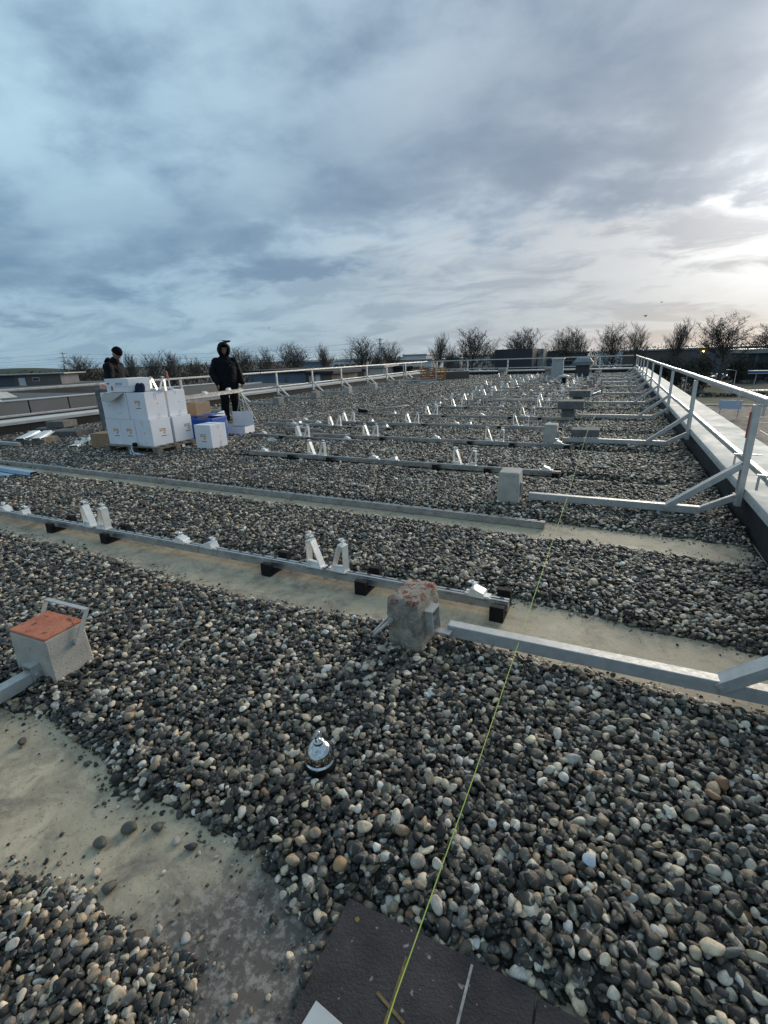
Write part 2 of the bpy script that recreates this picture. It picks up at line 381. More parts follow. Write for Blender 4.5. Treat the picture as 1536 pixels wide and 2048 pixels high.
def put(name, me, parent=None, loc=(0, 0, 0), rot=(0, 0, 0), label=None, bevel=0, scale=None):
    o = bpy.data.objects.new(name, me); COL.objects.link(o)
    o.parent = parent; o.location = loc; o.rotation_euler = rot
    if scale: o.scale = scale
    if label: o['label'] = label
    if bevel:
        b = o.modifiers.new('edge', 'BEVEL'); b.width = bevel; b.segments = 2; b.limit_method = 'ANGLE'
    return o


def part(name, mb, m, parent, smooth=False, bevel=0, label=None, loc=(0, 0, 0), rot=(0, 0, 0)):
    return put(name, mb.mesh(name, M[m] if isinstance(m, str) else m, smooth), parent, loc, rot, label, bevel)


def tag(o, label, cat, group=None, kind=None):
    o['label'] = label; o['category'] = cat
    if group: o['group'] = group
    if kind: o['kind'] = kind
    return o


def thing(name, label, cat, loc=(0, 0, 0), rotz=0, group=None):
    o = bpy.data.objects.new(name, None); COL.objects.link(o); o.empty_display_size = 0.2
    o.location = loc; o.rotation_euler = (0, 0, rotz)
    return tag(o, label, cat, group)


def solo(name, mb, m, label, cat, loc=(0, 0, 0), rotz=0, group=None, smooth=False, bevel=0):
    o = part(name, mb, m, None, smooth, bevel, None, loc, (0, 0, rotz))
    return tag(o, label, cat, group)


def structure(name, mb, m, parent=None):
    o = part(name, mb, m, parent); o['kind'] = 'structure'; return o


def copy_tree(o, parent=None):
    c = o.copy(); COL.objects.link(c)
    if parent: c.parent = parent
    for ch in [x for x in bpy.data.objects if x.parent == o]: copy_tree(ch, c)
    return c


# ------------------------------------------------------------------ the roof we stand on
XR, XR2 = 1.04, 1.62          # inner and outer face of the long parapet
XL, XL2 = -11.9, -12.55
YF, YF2 = 32.2, 32.85
YN = -4.0
structure('roof_deck', MB().span((XL2, YN, -0.30), (XR2, YF2, 0.0)), 'membrane')
structure('building_wall', MB().span((XL2 + 0.04, YN + 0.04, -7.0), (XR2 - 0.04, YF2 - 0.04, -0.303)), 'w_slate')


def parapet(name, label, axis, a, b, inner, outer, seam):
    t = thing(name, label, 'parapet')
    lo, hi = min(inner, outer), max(inner, outer)
    sgn = 1 if outer > inner else -1
    def bx(u0, u1, v0, v1, z0, z1):
        mb = MB()
        return mb.span((v0, u0, z0), (v1, u1, z1)) if axis == 'y' else mb.span((u0, v0, z0), (u1, v1, z1))
    part('upstand', bx(a, b, min(inner + sgn * 0.012, outer - sgn * .03), max(inner + sgn * 0.012, outer - sgn * .03), 0.002, 0.285), 'bitumen', t)
    u = a; k = 0
    while u < b - 0.05:
        e = min(u + seam, b)
        v0, v1 = lo - 0.012, hi + 0.012
        me = bx(u + 0.002, e - 0.002, v0, v1, 0.287, 0.312)
        pn = part('coping_panel', me, 'coping', t, bevel=0.004)
        if k % 2 == 0 and axis == 'y' and e < 14:                # seam clip
            pass
        part('drip_edge', bx(u + 0.002, e - 0.002, (v0 if sgn > 0 else v1) - 0.004, (v0 if sgn > 0 else v1) + 0.004, 0.245, 0.2865), 'coping_edge', t)
        u = e; k += 1
    return t
parapet('parapet', 'parapet with wide pale metal coping and black upstand along the car park side', 'y', YN, YF2, XR, XR2, 3.0)
parapet('parapet', 'parapet with white coping along the far end of the gravel roof', 'x', XL2 + 0.7, XR - 0.02, YF, YF2, 3.0)
parapet('parapet', 'parapet with white coping and black upstand behind the two workers and the carton stack', 'y', YN, YF2, XL, XL2, 3.0)
# ------------------------------------------------------------------ gravel
rows_y = [2.45, 4.0, 5.65, 7.4, 9.15, 10.6, 12.4, 14.2, 15.9, 17.6, 19.35, 21.1, 22.9, 24.7, 26.5, 28.3]
nrng = np.random.default_rng(5)


def vnoise(x, y, f, seed=0):
    """cheap smooth value noise, about -1..1"""
    x = np.asarray(x) * f; y = np.asarray(y) * f
    xi = np.floor(x).astype(np.int64); yi = np.floor(y).astype(np.int64); fx = x - xi; fy = y - yi
    fx = fx * fx * (3 - 2 * fx); fy = fy * fy * (3 - 2 * fy)
    def h(i, j):
        n = (i * 374761393 + j * 668265263 + seed * 974711) & 0x7fffffff
        n = ((n ^ (n >> 13)) * 1274126177) & 0x7fffffff
        return ((n ^ (n >> 16)) & 0xffff) / 32767.5 - 1
    return (h(xi, yi) * (1 - fx) + h(xi + 1, yi) * fx) * (1 - fy) + (h(xi, yi + 1) * (1 - fx) + h(xi + 1, yi + 1) * fx) * fy

patch = np.array([(-3.2, .80), (-2.3, .80), (-1.97, .86), (-1.62, .80), (-1.42, .72), (-1.14, .77), (-.95, .775), (-.76, .73), (-.62, .67), (-.52, .665), (-.49, .2), (-.62, .18), (-.68, .38), (-.80, .475), (-1.0, .455), (-1.18, .475), (-1.35, .465), (-1.52, .405), (-1.8, .27), (-3.2, -.05)])


def poly_sd(x, y, P):
    """signed distance, negative inside"""
    d = np.full(x.shape, 1e9); ins = np.zeros(x.shape, bool); n = len(P)
    for i in range(n):
        a, b = P[i], P[(i + 1) % n]
        ex, ey = b - a; wx, wy = x - a[0], y - a[1]
        t = np.clip((wx * ex + wy * ey) / (ex * ex + ey * ey), 0, 1)
        d = np.minimum(d, np.hypot(wx - t * ex, wy - t * ey))
        c = ((a[1] > y) != (b[1] > y)) & (x < (b[0] - a[0]) * (y - a[1]) / (b[1] - a[1] + 1e-12) + a[0])
        ins ^= c
    return np.where(ins, -d, d)


def cover(x, y):
    """distance to the bare deck: > 0 where gravel lies"""
    x = np.asarray(x, float); y = np.asarray(y, float)
    wob = vnoise(x, y, 3.1, 1) * 0.035 + vnoise(x, y, 9.0, 2) * 0.018
    s = poly_sd(x, y, patch) + wob * 0.8
    for i, yr in enumerate(rows_y):
        if i == 0:
            lo = np.interp(x, [-6, -3.3, -2, -1.2, -.66, .1, .95], [2.20, 2.13, 2.00, 2.08, 2.10, 2.03, 1.98])
            hi = np.interp(x, [-6, -3.1, -1.3, -.48, .2, .95], [2.54, 2.56, 2.56, 2.60, 2.54, 2.46])
            x0, x1 = -6.5, 0.93
        elif i == 1:
            lo = np.interp(x, [-8, -3, -.4, 1], [3.84, 3.74, 3.63, 3.58]); hi = np.interp(x, [-8, -.4, 1], [4.05, 4.08, 3.98])
            x0, x1 = -9.0, 1.0
        else:
            w = 0.13 if i < 6 else 0.09
            lo = yr - np.interp(x, [-5, -.5, 1], [w * 0.8, w * 1.2, w * 1.6]); hi = yr + np.interp(x, [-5, -.5, 1], [0.05, 0.05, 0.0])
            x0, x1 = -5.4, 0.8 - 0.1 * (i % 3)
        d = np.maximum(np.maximum(lo - y, y - hi), np.maximum(x0 - x, x - x1))
        s = np.minimum(s, d + wob)
    s = np.minimum(s, np.hypot(x + .815, y - 1.10) - .047)      # roof anchor
    # rubber tiles near the camera
    d = np.maximum(np.maximum(-.515 - x, x - (0.10)), y - .755)
    d2 = np.maximum(np.maximum(0.05 - x, x - .2), y - .58)
    s = np.minimum(s, np.minimum(d, d2) + 0.01)
    return s


def bed_height(x, y):
    s = cover(x, y)
    t = np.clip(s / 0.10, 0, 1); t = t * t * (3 - 2 * t)
    k = np.where((np.asarray(y) < .52) & (np.asarray(x) < -.6), .35, 1.0)
    return k * 0.028 * t + k * (vnoise(x, y, 1.3, 5) * 0.012 + vnoise(x, y, 4, 6) * 0.008) * t


def gravel_bed():
    """lumpy gravel bed under the pebbles, coloured dark for the shade in their gaps (dips under the deck where it is swept bare)"""
    xs = np.concatenate([np.arange(XL, -4, 0.22), np.arange(-4, XR + 0.001, 0.07)]); xs[-1] = XR
    ys = np.concatenate([np.arange(-0.6, 4.3, 0.055), np.arange(4.3, 12, 0.10), np.arange(12, YF + 0.2, 0.20)]); ys = ys[ys < YF]
    X, Y = np.meshgrid(xs, ys); s = cover(X.ravel(), Y.ravel()).reshape(X.shape)
    H = bed_height(X.ravel(), Y.ravel()).reshape(X.shape)
    Z = np.where(s > 0.0, np.maximum(H - 0.006, 0.003) , -0.02)
    nx, ny = len(xs), len(ys)
    v = np.stack([X.ravel(), Y.ravel(), Z.ravel()], 1)
    i = np.arange(nx * ny).reshape(ny, nx)
    q = np.stack([i[:-1, :-1], i[:-1, 1:], i[1:, 1:], i[1:, :-1]], -1).reshape(-1, 4)
    me = bpy.data.meshes.new('gravel_bed'); me.from_pydata(v.tolist(), [], q.tolist()); me.materials.append(M['bed'])
    me.polygons.foreach_set('use_smooth', [True] * len(me.polygons))
    o = put('gravel_bed', me); o['kind'] = 'stuff'; o['label'] = 'gravel bed under the pebbles, coloured dark for the shade in the gaps'; o['category'] = 'gravel'
    return o
gravel_bed()


def pebble_mesh(i, sub=3):
    bm = bmesh.new(); bmesh.ops.create_icosphere(bm, subdivisions=sub, radius=1)
    r = random.Random(100 + i)
    ax, ay, az = 1.0, r.uniform(.62, .9), r.uniform(.42, .68)
    offs = [(Vector((r.uniform(-1, 1), r.uniform(-1, 1), r.uniform(-1, 1))).normalized(), r.uniform(.55, .95)) for _ in range(r.randint(3, 7))]
    ph = [r.uniform(0, 6) for _ in range(6)]
    taper = r.uniform(-.25, .25)
    for v in bm.verts:
        p = v.co.copy()
        for d, k in offs:                       # worn flats
            e = p.dot(d)
            if e > k: p -= d * (e - k) * 0.75
        w = 1 + 0.06 * math.sin(3 * p.x + ph[0]) + 0.05 * math.sin(4 * p.y + ph[1]) + 0.05 * math.sin(4 * p.z + 2 * p.x + ph[2])
        p *= w
        p.y *= 1 + taper * p.x
        v.co = Vector((p.x * ax, p.y * ay, p.z * az)) * 0.5
    me = bpy.data.meshes.new('pebble_shape'); bm.to_mesh(me); bm.free()
    me.polygons.foreach_set('use_smooth', [True] * len(me.polygons)); me.materials.append(M['pebble'])
    return me

PEB = [pebble_mesh(i) for i in range(18)]
pebcol = bpy.data.collections.new('pebble_shapes')
for i, me in enumerate(PEB):
    pebcol.objects.link(bpy.data.objects.new('pebble_shape', me))


def scatter_tree():
    ng = bpy.data.node_groups.new('lay_pebbles', 'GeometryNodeTree')
    ng.interface.new_socket('Geometry', in_out='INPUT', socket_type='NodeSocketGeometry')
    ng.interface.new_socket('Geometry', in_out='OUTPUT', socket_type='NodeSocketGeometry')
    t = NT(ng)
    gi = t.node('NodeGroupInput'); go = t.node('NodeGroupOutput')
    ci = t.node('GeometryNodeCollectionInfo'); ci.inputs['Collection'].default_value = pebcol
    ci.inputs['Separate Children'].default_value = True; ci.inputs['Reset Children'].default_value = True
    na = lambda n, ty: t.node('GeometryNodeInputNamedAttribute', {'Name': n}, data_type=ty).outputs['Attribute']
    ip = t.node('GeometryNodeInstanceOnPoints')
    t.l.new(gi.outputs[0], ip.inputs['Points']); t.l.new(ci.outputs[0], ip.inputs['Instance'])
    ip.inputs['Pick Instance'].default_value = True
    t.l.new(na('pidx', 'INT'), ip.inputs['Instance Index'])
    er = t.node('FunctionNodeEulerToRotation'); t.l.new(na('prot', 'FLOAT_VECTOR'), er.inputs[0]); t.l.new(er.outputs[0], ip.inputs['Rotation'])
    t.l.new(na('pscl', 'FLOAT_VECTOR'), ip.inputs['Scale'])
    t.l.new(ip.outputs[0], go.inputs[0])
    return ng
SCAT = scatter_tree()


def pebble_colours(n):
    u = nrng.random(n); g = nrng.random(n)
    c = np.zeros((n, 3))
    base = np.where(u < .63, 0.012 + 0.048 * g, np.where(u < .78, 0.085 + 0.11 * g, 0.32 + 0.38 * g))
    hue = nrng.random(n)
    tint = np.where((hue < .45)[:, None], [1.13, .955, .75], np.where((hue < .82)[:, None], [1.20, .94, .64], [1.06, .97, .86]))
    c = base[:, None] * tint
    tan = nrng.random(n) < 0.07
    c[tan] = np.array([.38, .27, .17]) * (0.55 + 0.6 * nrng.random((tan.sum(), 1)))
    rust = nrng.random(n) < 0.007
    c[rust] = np.array([.30, .16, .08]) * (0.6 + 0.5 * nrng.random((rust.sum(), 1)))
    grn = nrng.random(n) < 0.015
    c[grn] = np.array([.15, .145, .10]) * (0.6 + 0.8 * nrng.random((grn.sum(), 1)))
    return c


def view_mask(x, y, pad=0.9):
    """roughly what the place shows from here, with a generous margin"""
    f = np.array([0.41027731, 0.85751451]) ; r = np.array([0.9062, 0.42154])
    fx = -x * f[0] + y * f[1]; rx = x * r[0] + y * r[1]
    dep = fx * 0.98 + 0.42
    return (dep > 0.3) & (np.abs(rx) < dep * 0.86 + pad)


def lay(name, label, x, y, z, size, tilt):
    n = len(x)
    me = bpy.data.meshes.new(name); me.vertices.add(n)
    me.vertices.foreach_set('co', np.stack([x, y, z], 1).astype(np.float32).ravel())
    def at(nm, ty, arr, fld):
        a = me.attributes.new(nm, ty, 'POINT'); a.data.foreach_set(fld, arr.ravel())
    at('pidx', 'INT', nrng.integers(0, len(PEB), n).astype(np.int32), 'value')
    rot = np.stack([nrng.normal(0, tilt, n), nrng.normal(0, tilt, n), nrng.random(n) * 6.283], 1)
    at('prot', 'FLOAT_VECTOR', rot.astype(np.float32), 'vector')
    st = 1 + nrng.normal(0, .10, (n, 3)); sc = size[:, None] * st
    at('pscl', 'FLOAT_VECTOR', sc.astype(np.float32), 'vector')
    at('pcol', 'FLOAT_VECTOR', pebble_colours(n).astype(np.float32), 'vector')
    o = put(name, me); md = o.modifiers.new('lay', 'NODES'); md.node_group = SCAT
    o['kind'] = 'stuff'; o['label'] = label; o['category'] = 'gravel'
    return o


def pebble_field():
    XX, YY, ZZ, SS = [], [], [], []
    def layer(y0, y1, pitch, mean, dz, keep=1.0, sig=.24):
        xs = np.arange(XL + .02, XR - .01, pitch); ys = np.arange(y0, y1, pitch * .87)
        X, Y = np.meshgrid(xs, ys); X = X + (np.arange(len(ys)) % 2)[:, None] * pitch * .5
        X = X.ravel() + nrng.normal(0, pitch * .27, X.size); Y = Y.ravel() + nrng.normal(0, pitch * .27, Y.size)
        k = view_mask(X, Y) & (nrng.random(X.size) < keep) & (X < XR - .02) & (X > XL + .02) & (Y < YF - .03) & (Y >= y0) & (Y < y1)
        X, Y = X[k], Y[k]; s = cover(X, Y)
        size = mean * np.exp(nrng.normal(0, sig, len(X))); size = np.clip(size, mean * .5, mean * 1.75)
        k = s > size * .28; X, Y, size, s = X[k], Y[k], size[k], s[k]
        b = bed_height(X, Y); up = np.clip(s / .09, 0, 1)
        sm = np.where((Y < .54) & (X < -.6), .86, 1.0); size = size * sm
        z = b * 1.0 + size * .15 + dz * up + nrng.normal(0, .004, len(X)) * up
        XX.append(X); YY.append(Y); ZZ.append(z); SS.append(size)
    layer(-.5, 5.2, .0210, .0258, .000)
    layer(-.5, 5.2, .0255, .0285, .009, .88)
    layer(-.5, 5.2, .044, .0320, .017, .62)
    layer(-.5, .56, .019, .0245, .006)
    layer(5.2, 12, .029, .034, .004)
    layer(5.2, 12, .042, .038, .016, .8)
    layer(12, 22, .044, .046, .008)
    layer(12, 22, .080, .056, .022, .7)
    layer(22, 33, .066, .064, .010)
    x = np.concatenate(XX); y = np.concatenate(YY); z = np.concatenate(ZZ); s = np.concatenate(SS)
    print('pebbles', len(x))
    lay('gravel', 'dark and pale rounded river pebbles spread over the flat roof', x, y, z, s, .34)
    # grit and crumbs along the swept edges
    n = 60000
    x = nrng.uniform(-5, 1.0, n); y = nrng.uniform(.2, 6, n); s = cover(x, y)
    k = (np.abs(s + .01) < .035 + .13 * nrng.random(n) ** 5) & view_mask(x, y) & (s < .03) & ~((x > -.53) & (x < .03) & (y < .76))
    x, y = x[k], y[k]; sz = np.clip(.008 * np.exp(nrng.normal(0, .55, len(x))), .003, .03)
    lay('grit', 'fine stone grit strewn along the swept edges of the bare roof deck', x, y, sz * .2, sz, .3)
pebble_field()

# ------------------------------------------------------------------ guardrails
def rail_member(a, b, w=0.045, h=0.06):
    return MB().bar(a, b, w, h)


def counterweight(loc, label, rotz=0, m='concrete_pale', size=(.20, .26, .33), handle=True, grp='concrete counterweights on the guardrail arms', name='concrete_block', bracket=True):
    t = thing(name, label, 'concrete block', loc, rotz, grp)
    x, y, z = size
    mb = MB(); k = .93
    lo_ = [(-x / 2, -y / 2), (x / 2, -y / 2), (x / 2, y / 2), (-x / 2, y / 2)]
    rings = [[(px * s, py * s, zz) for px, py in lo_] for s, zz in ((1.0, 0.0), (.985, z * .5), (k, z))]
    part('block_body', mb.loft(rings), m, t, bevel=0.012)
    if handle:
        h = MB(); h.bar((-x * .55, -y * .08, z * .52), (-x * 1.05, -y * .10, z * .30), .022, .006); h.bar((-x * .52, y * .5, z * .52), (-x * 1.05, y * .5, z * .30), .022, .006)
        h.bar((-x * 1.05, -y * .10, z * .30), (-x * 1.05, y * .5, z * .30), .006, .022)
        part('handle', h, 'galv', t)
    if bracket:
        b = MB(); b.box((x * .5 + .012, -.03, z * .42), (.02, .006, .14)); b.box((x * .5 + .012, .03, z * .42), (.02, .006, .14)); b.box((x * .5 + .004, 0, z * .42), (.005, .06, .14)); b.box((x * .5 + .02, 0, z * .62), (.035, .066, .005))
        part('mount_bracket', b, 'galv', t)
    return t


def station(t, place, near=False):
    """one stabiliser: post, elbow, brace and floor arm; place(u, v, z): u along the rail, v inward from the post"""
    pz = lambda v, z, du=0.0: place(du, v, z)
    part('post', MB().bar(pz(0, .14), pz(0, .965), .075, .045, up=Vector(pz(1, 0)) - Vector(pz(0, 0))), 'railalu', t, bevel=0.004)
    part('elbow', MB().bar(pz(.27, .065), pz(0.0, .22), .042, .05), 'railalu', t, bevel=0.003)
    part('floor_arm', MB().bar(pz(1.62, .075), pz(.24, .075), .055, .062), 'galv', t, bevel=0.003)
    b = MB()
    for s in (-1, 1): b.bar(pz(.50, .075, s * .034), pz(.02, .50, s * .034), .006, .045)
    b.bar(pz(.50, .10), pz(.02, .525), .062, .006) if near else None
    part('brace', b, 'galv', t)
    bo = MB()
    for v, z in ((.49, .085), (.03, .49), (.03, .225), (.25, .08)):
        bo.tube([pz(v, z, -.043), pz(v, z, .043)], .009, 6)
    part('bolts', bo, 'galv', t)['kind'] = 'stuff'


def guardrail(label, place, us, ends, brk=(), clamps=()):
    t = thing('guardrail', label, 'guardrail', place(ends[0], 0, 0))
    inv = Vector(t.location)
    pl = lambda u, v, z: tuple(Vector(place(u, v, z)) - inv)
    edges = [ends[0]] + list(brk) + [ends[1]]
    for i in range(len(edges) - 1):
        a, b = edges[i], edges[i + 1]
        off = 0.012 * (i % 2)
        part('top_rail', MB().bar(pl(a, -.012 - off, 1.0), pl(b - .004, -.012 - off, 1.0), .05, .055), 'railalu', t, bevel=0.012)
        part('mid_rail', MB().bar(pl(a, -.066 - off, .47), pl(b - .004, -.066 - off, .47), .04, .05), 'railalu', t, bevel=0.010)
    for u in us: station(t, lambda du, v, z, u=u: pl(u + du, v, z), near=True)
    for u in clamps:
        for v, z, s in ((-.012, 1.0, .055), (-.066, .47, .05)):
            c = MB()
            c.bar(pl(u, v + .06, z + s * .62), pl(u, v - .14, z + s * .62), .022, .008); c.bar(pl(u, v + .045, z + s * .6), pl(u, v + .045, z - .085), .012, .010)
            c.bar(pl(u + .022, v + .045, z + s * .2), pl(u + .022, v + .045, z - .085), .008, .008); c.bar(pl(u, v + .045, z - .08), pl(u + .022, v + .045, z - .08), .010, .008)
            c.bar(pl(u, v - .05, z + s * .6), pl(u, v - .05, z - .05), .012, .008)
            part('rail_clamp', c, 'railalu', t)
    return t, pl

GZ = .028
R_ST = [2.0, 4.5, 7.75, 10.8, 13.6, 16.5, 19.5, 22.0, 24.5, 27.4, 29.8]
gr, pl = guardrail('long aluminium guardrail with braced floor arms beside the parapet facing the car park',
                   lambda u, v, z: (1.0 - v, u, z + (GZ if z < .3 else 0)), R_ST, (1.2, YF - .55), (4.1, 10.2, 16.2, 22.3), (4.15, 4.95))
part('red_tape', MB().span((-.031, 4.515 - 1.2, .68), (-.0235, 4.53 - 1.2, .88)), 'redtape', gr)
L_ST = [5.0, 8.0, 10.4, 12.7, 14.9, 17.3, 19.7, 22.3, 24.7, 27.4, 30.0]
gl, pl = guardrail('aluminium guardrail behind the workers and carton stack, running to the wooden crates',
                   lambda u, v, z: (-11.35 + v, u, z + (GZ if z < .3 else 0)), L_ST, (2.0, YF - 1.0), (8.05, 14.0, 20.0, 26.0), (7.9,))
part('orange_tape', MB().span((.026, 7.96 - 2.0, .72), (.032, 8.04 - 2.0, .95)), 'redtape', gl)
F_ST = [-10.9, -8.8, -6.2, -3.5, -.85]
gf, pl = guardrail('aluminium guardrail along the far end of the roof in front of the distant parked cars',
                   lambda u, v, z: (u, YF - .35 - v, z + (GZ if z < .3 else 0)), F_ST, (-11.3, .9), (-6.2,), ())

# counterweights on the arms of the near guardrail
B0 = thing('concrete_block', 'rough concrete block with flaking red paint on top, on the nearest steel arm', 'concrete block', (-.785, 1.975, .018), R(-6), 'concrete counterweights on the guardrail arms')


def rough_block(x, y, z, seed, amp):
    bm = bmesh.new(); bmesh.ops.create_cube(bm, size=1)
    bmesh.ops.subdivide_edges(bm, edges=bm.edges[:], cuts=13, use_grid_fill=True)
    for v in bm.verts:
        p = v.co * 2                                    # -1..1
        l = max(abs(p.x), abs(p.y), abs(p.z))
        q = Vector([math.copysign(min(abs(c), .999), c) for c in p])
        r_ = (abs(q.x) ** 14 + abs(q.y) ** 14 + abs(q.z) ** 14) ** (1 / 14)
        q = q / r_
        k = 1 - .05 * (q.z * .5 + .5)
        n = (math.sin(q.x * 9 + seed) * math.sin(q.y * 11 + q.z * 7) + .6 * math.sin(q.z * 17 + q.x * 13 + seed) + random.Random(int((q.x * 31 + q.y * 57 + q.z * 91) * 1000)).uniform(-.6, .6)) * amp
        v.co = Vector((q.x * x / 2 * k + n * q.x, q.y * y / 2 * k + n * q.y, (q.z * .5 + .5) * z + n * .4))
    me = bpy.data.meshes.new('block_body'); bm.to_mesh(me); bm.free()
    me.polygons.foreach_set('use_smooth', [True] * len(me.polygons))
    return me
B0.rotation_euler = (R(2.5), R(-3), R(-6)); me = rough_block(.178, .255, .282, 1.0, .0030); me.materials.append(M['redblock']); put('block_body', me, B0)
h = MB(); h.bar((-.055, -.142, .175), (-.135, -.175, .10), .028, .007); h.bar((-.102, .12, .175), (-.145, .10, .10), .024, .007); h.bar((-.14, -.17, .10), (-.147, .11, .10), .007, .024)
h.tube([(-.055, -.15, .175), (-.055, -.13, .175)], .012, 8)
part('handle', h, 'galv', B0)
b = MB(); b.box((.112, -.048, .155), (.05, .006, .12)); b.box((.112, .032, .155), (.05, .006, .12)); b.box((.098, -.008, .155), (.005, .075, .12)); b.box((.112, -.008, .217), (.055, .088, .006)); b.box((.16, -.008, .098), (.10, .04, .006))
b.tube([(.112, -.06, .15), (.112, .045, .15)], .010, 8)
part('mount_bracket', b, 'galv', B0, loc=(-.010, 0, -.012))
blk_lab = ['pale concrete block with a steel handle on the second arm of the near guardrail',
           'pale concrete block upright behind the row ending beside a flat grey slab',
           'dark stacked concrete block on the fourth arm of the near guardrail',
           'dark concrete block on the fifth arm of the near guardrail',
           'dark concrete block half hidden behind the fifth arm block', 'grey concrete block on the seventh arm of the near guardrail',
           'grey concrete block on the eighth arm beside the dark vent hood', 'grey concrete block on the ninth arm beside the dark vent hood',
           'small grey concrete block on the tenth arm near the far parapet', 'small grey concrete block on the last arm before the far parapet']
for i, yy in enumerate(R_ST[1:]):
    if i in (2, 3):
        counterweight((-.80, yy, GZ), blk_lab[i], R(-3 + i), 'concrete_dark', (.24, .30, .22))
        z0 = .252
        lb = ['dark concrete paving slab laid on the fourth arm block', 'dark concrete paving slab laid on the fifth arm block'][i - 2]
        solo('paving_slab', MB().box((0, 0, .08), (.50, .42, .16)), 'concrete_dark', lb, 'slab', (-.76, yy - .02, z0), R(2), 'loose slabs weighing things down', bevel=.01)
    else:
        counterweight((-.80, yy, GZ), blk_lab[i], R(2 - i), 'concrete_pale' if i < 2 else 'concrete', (.20, .26, .31))
solo('paving_slab', MB().box((0, 0, .055), (.40, .30, .11)), 'concrete_dark', 'flat grey concrete slab lying across the third steel arm under the lime string', 'slab', (-.32, R_ST[2] + .16, .147), R(3), 'loose slabs weighing things down', bevel=.01)
# counterweights of the other guardrails
for i, yy in enumerate(L_ST[3:]):
    if i == 2:
        pass
    lab = ['grey block under a slab, first arm past the standing worker', 'grey concrete block on the arm beyond the first slabbed block of the back guardrail', 'concrete block on the back guardrail arm, third past the standing worker',
           'pale concrete block on the back guardrail arm behind the pair of brackets', 'concrete block on the back guardrail arm next to the leaning frame', 'concrete block on the back guardrail arm behind the leaning frame',
           'concrete block on the back guardrail arm beside the wooden crates', 'concrete block on the last arm of the back guardrail'][i]
    counterweight((-9.70, yy, GZ), lab, R(180 + i), ['concrete', 'wood', 'concrete_pale', 'concrete_pale'][i % 4] if i != 1 else 'concrete', (.24, .3, .26), handle=False)
for i, xx in enumerate(F_ST):
    lab = ['pale block on the far guardrail at the crate corner', 'grey block on the far guardrail, second from the crate corner', 'grey block on the far guardrail below the dark box building', 'grey block on the far guardrail behind the tall pale vent', 'grey block on the far guardrail just past the dark vent hood'][i]
    counterweight((xx, YF - 2.05, GZ), lab, R(-90), 'concrete' if i else 'concrete_pale', (.28, .36, .33), handle=False)
    if i in (1, 2, 3):
        solo('paving_slab', MB().box((0, 0, .06), (.5, .35, .12)), 'concrete', ['slab on the second far guardrail block from the crate corner', 'slab on the far guardrail block below the dark box building', 'slab on the far guardrail block behind the tall pale vent'][i - 1], 'slab', (xx + .03, YF - 2.05, GZ + .332), R(4 * i), 'loose slabs weighing things down', bevel=.01)

# the orange-topped block and its arm, beside us (its guardrail stands out of the picture)
OB = thing('concrete_block', 'cast concrete block with orange painted top and raised steel bail handle', 'concrete block', (-2.285, 1.080, .03), R(2), 'concrete counterweights on the guardrail arms')
x, y, z = .250, .185, .238
rings = [[(px * s, py * s, zz) for px, py in ((-x / 2, -y / 2), (x / 2, -y / 2), (x / 2, y / 2), (-x / 2, y / 2))] for s, zz in ((1.06, 0), (1.0, z - .012))]
part('block_body', MB().loft(rings), 'concrete_pale', OB, bevel=.008)
part('painted_top', MB().span((-x / 2 + .001, -y / 2 + .001, z - .012), (x / 2 - .001, y / 2 - .001, z)), 'orange', OB, bevel=.004)
h = MB()
ya = .035
h.bar((x / 2 + .016, ya, .155), (x / 2 + .022, ya + .075, .285), .020, .005, up=(1, 0, 0)); h.bar((-x / 2 - .016, ya, .155), (-x / 2 - .022, ya + .075, .285), .020, .005, up=(1, 0, 0))
h.bar((x / 2 + .025, ya + .075, .285), (-x / 2 - .025, ya + .075, .285), .022, .006)
h.tube([(x / 2, ya, .155), (x / 2 + .022, ya, .155)], .014, 10); h.tube([(-x / 2 - .022, ya, .155), (-x / 2, ya, .155)], .014, 10)
part('bail_handle', h, 'galv', OB)
b = MB(); b.box((.02, -y / 2 - .022, .100), (.066, .04, .008)); b.box((-.012, -y / 2 - .022, .06), (.005, .04, .09)); b.box((.052, -y / 2 - .022, .06), (.005, .04, .09)); b.tube([(-.02, -y / 2 - .025, .06), (.066, -y / 2 - .025, .06)], .010, 8)
part('mount_bracket', b, 'galv', OB)
arm = thing('stabiliser_arm', 'galvanised square tube running out of view from the orange topped block', 'steel arm', (-2.265, .965, .06), R(1))
part('tube', MB().bar((0, .0, .012), (-.02, -1.5, .012), .055, .058), 'galv', arm, bevel=.003)
part('end_tongue', MB().box((0, .02, .05), (.045, .05, .006)), 'galv', arm)
part('post', MB().span((-.045, -1.56, -.02), (.005, -1.5, 1.0)), 'railalu', arm)

# ------------------------------------------------------------------ mounting rails
RPROF = [(-.028, 0), (.028, 0), (.028, .005), (.024, .005), (.024, .036), (.028, .036), (.028, .040), (.016, .040), (.016, .050), (.022, .050), (.022, .056), (.006, .056), (.006, .046), (-.006, .046), (-.006, .056), (-.022, .056), (-.022, .050), (-.016, .050), (-.016, .040), (-.028, .040), (-.028, .036), (-.024, .036), (-.024, .005), (-.028, .005)]
_cache = {}


def rail_mesh(L):
    k = ('rail', round(L, 3))
    if k not in _cache: _cache[k] = MB().prism(RPROF, 'x', 0, L).mesh('rail_profile', M['alu'])
    return _cache[k]


def foot_mesh():
    m = MB(); w = .038
    m.prism([(-.105, 0), (.135, 0), (.132, .098), (.094, .098), (.088, .032), (-.062, .032), (-.066, .088), (-.102, .088)], 'x', -w, w)
    return m.mesh('rubber_foot', M['rubber'])
FOOT = foot_mesh()
SLOT = MB().span((-.012, -.004, 0), (.012, .004, .0012)).mesh('slot', M['rubber'])  # dark plate instead of an opening, the slot's shade given as colour


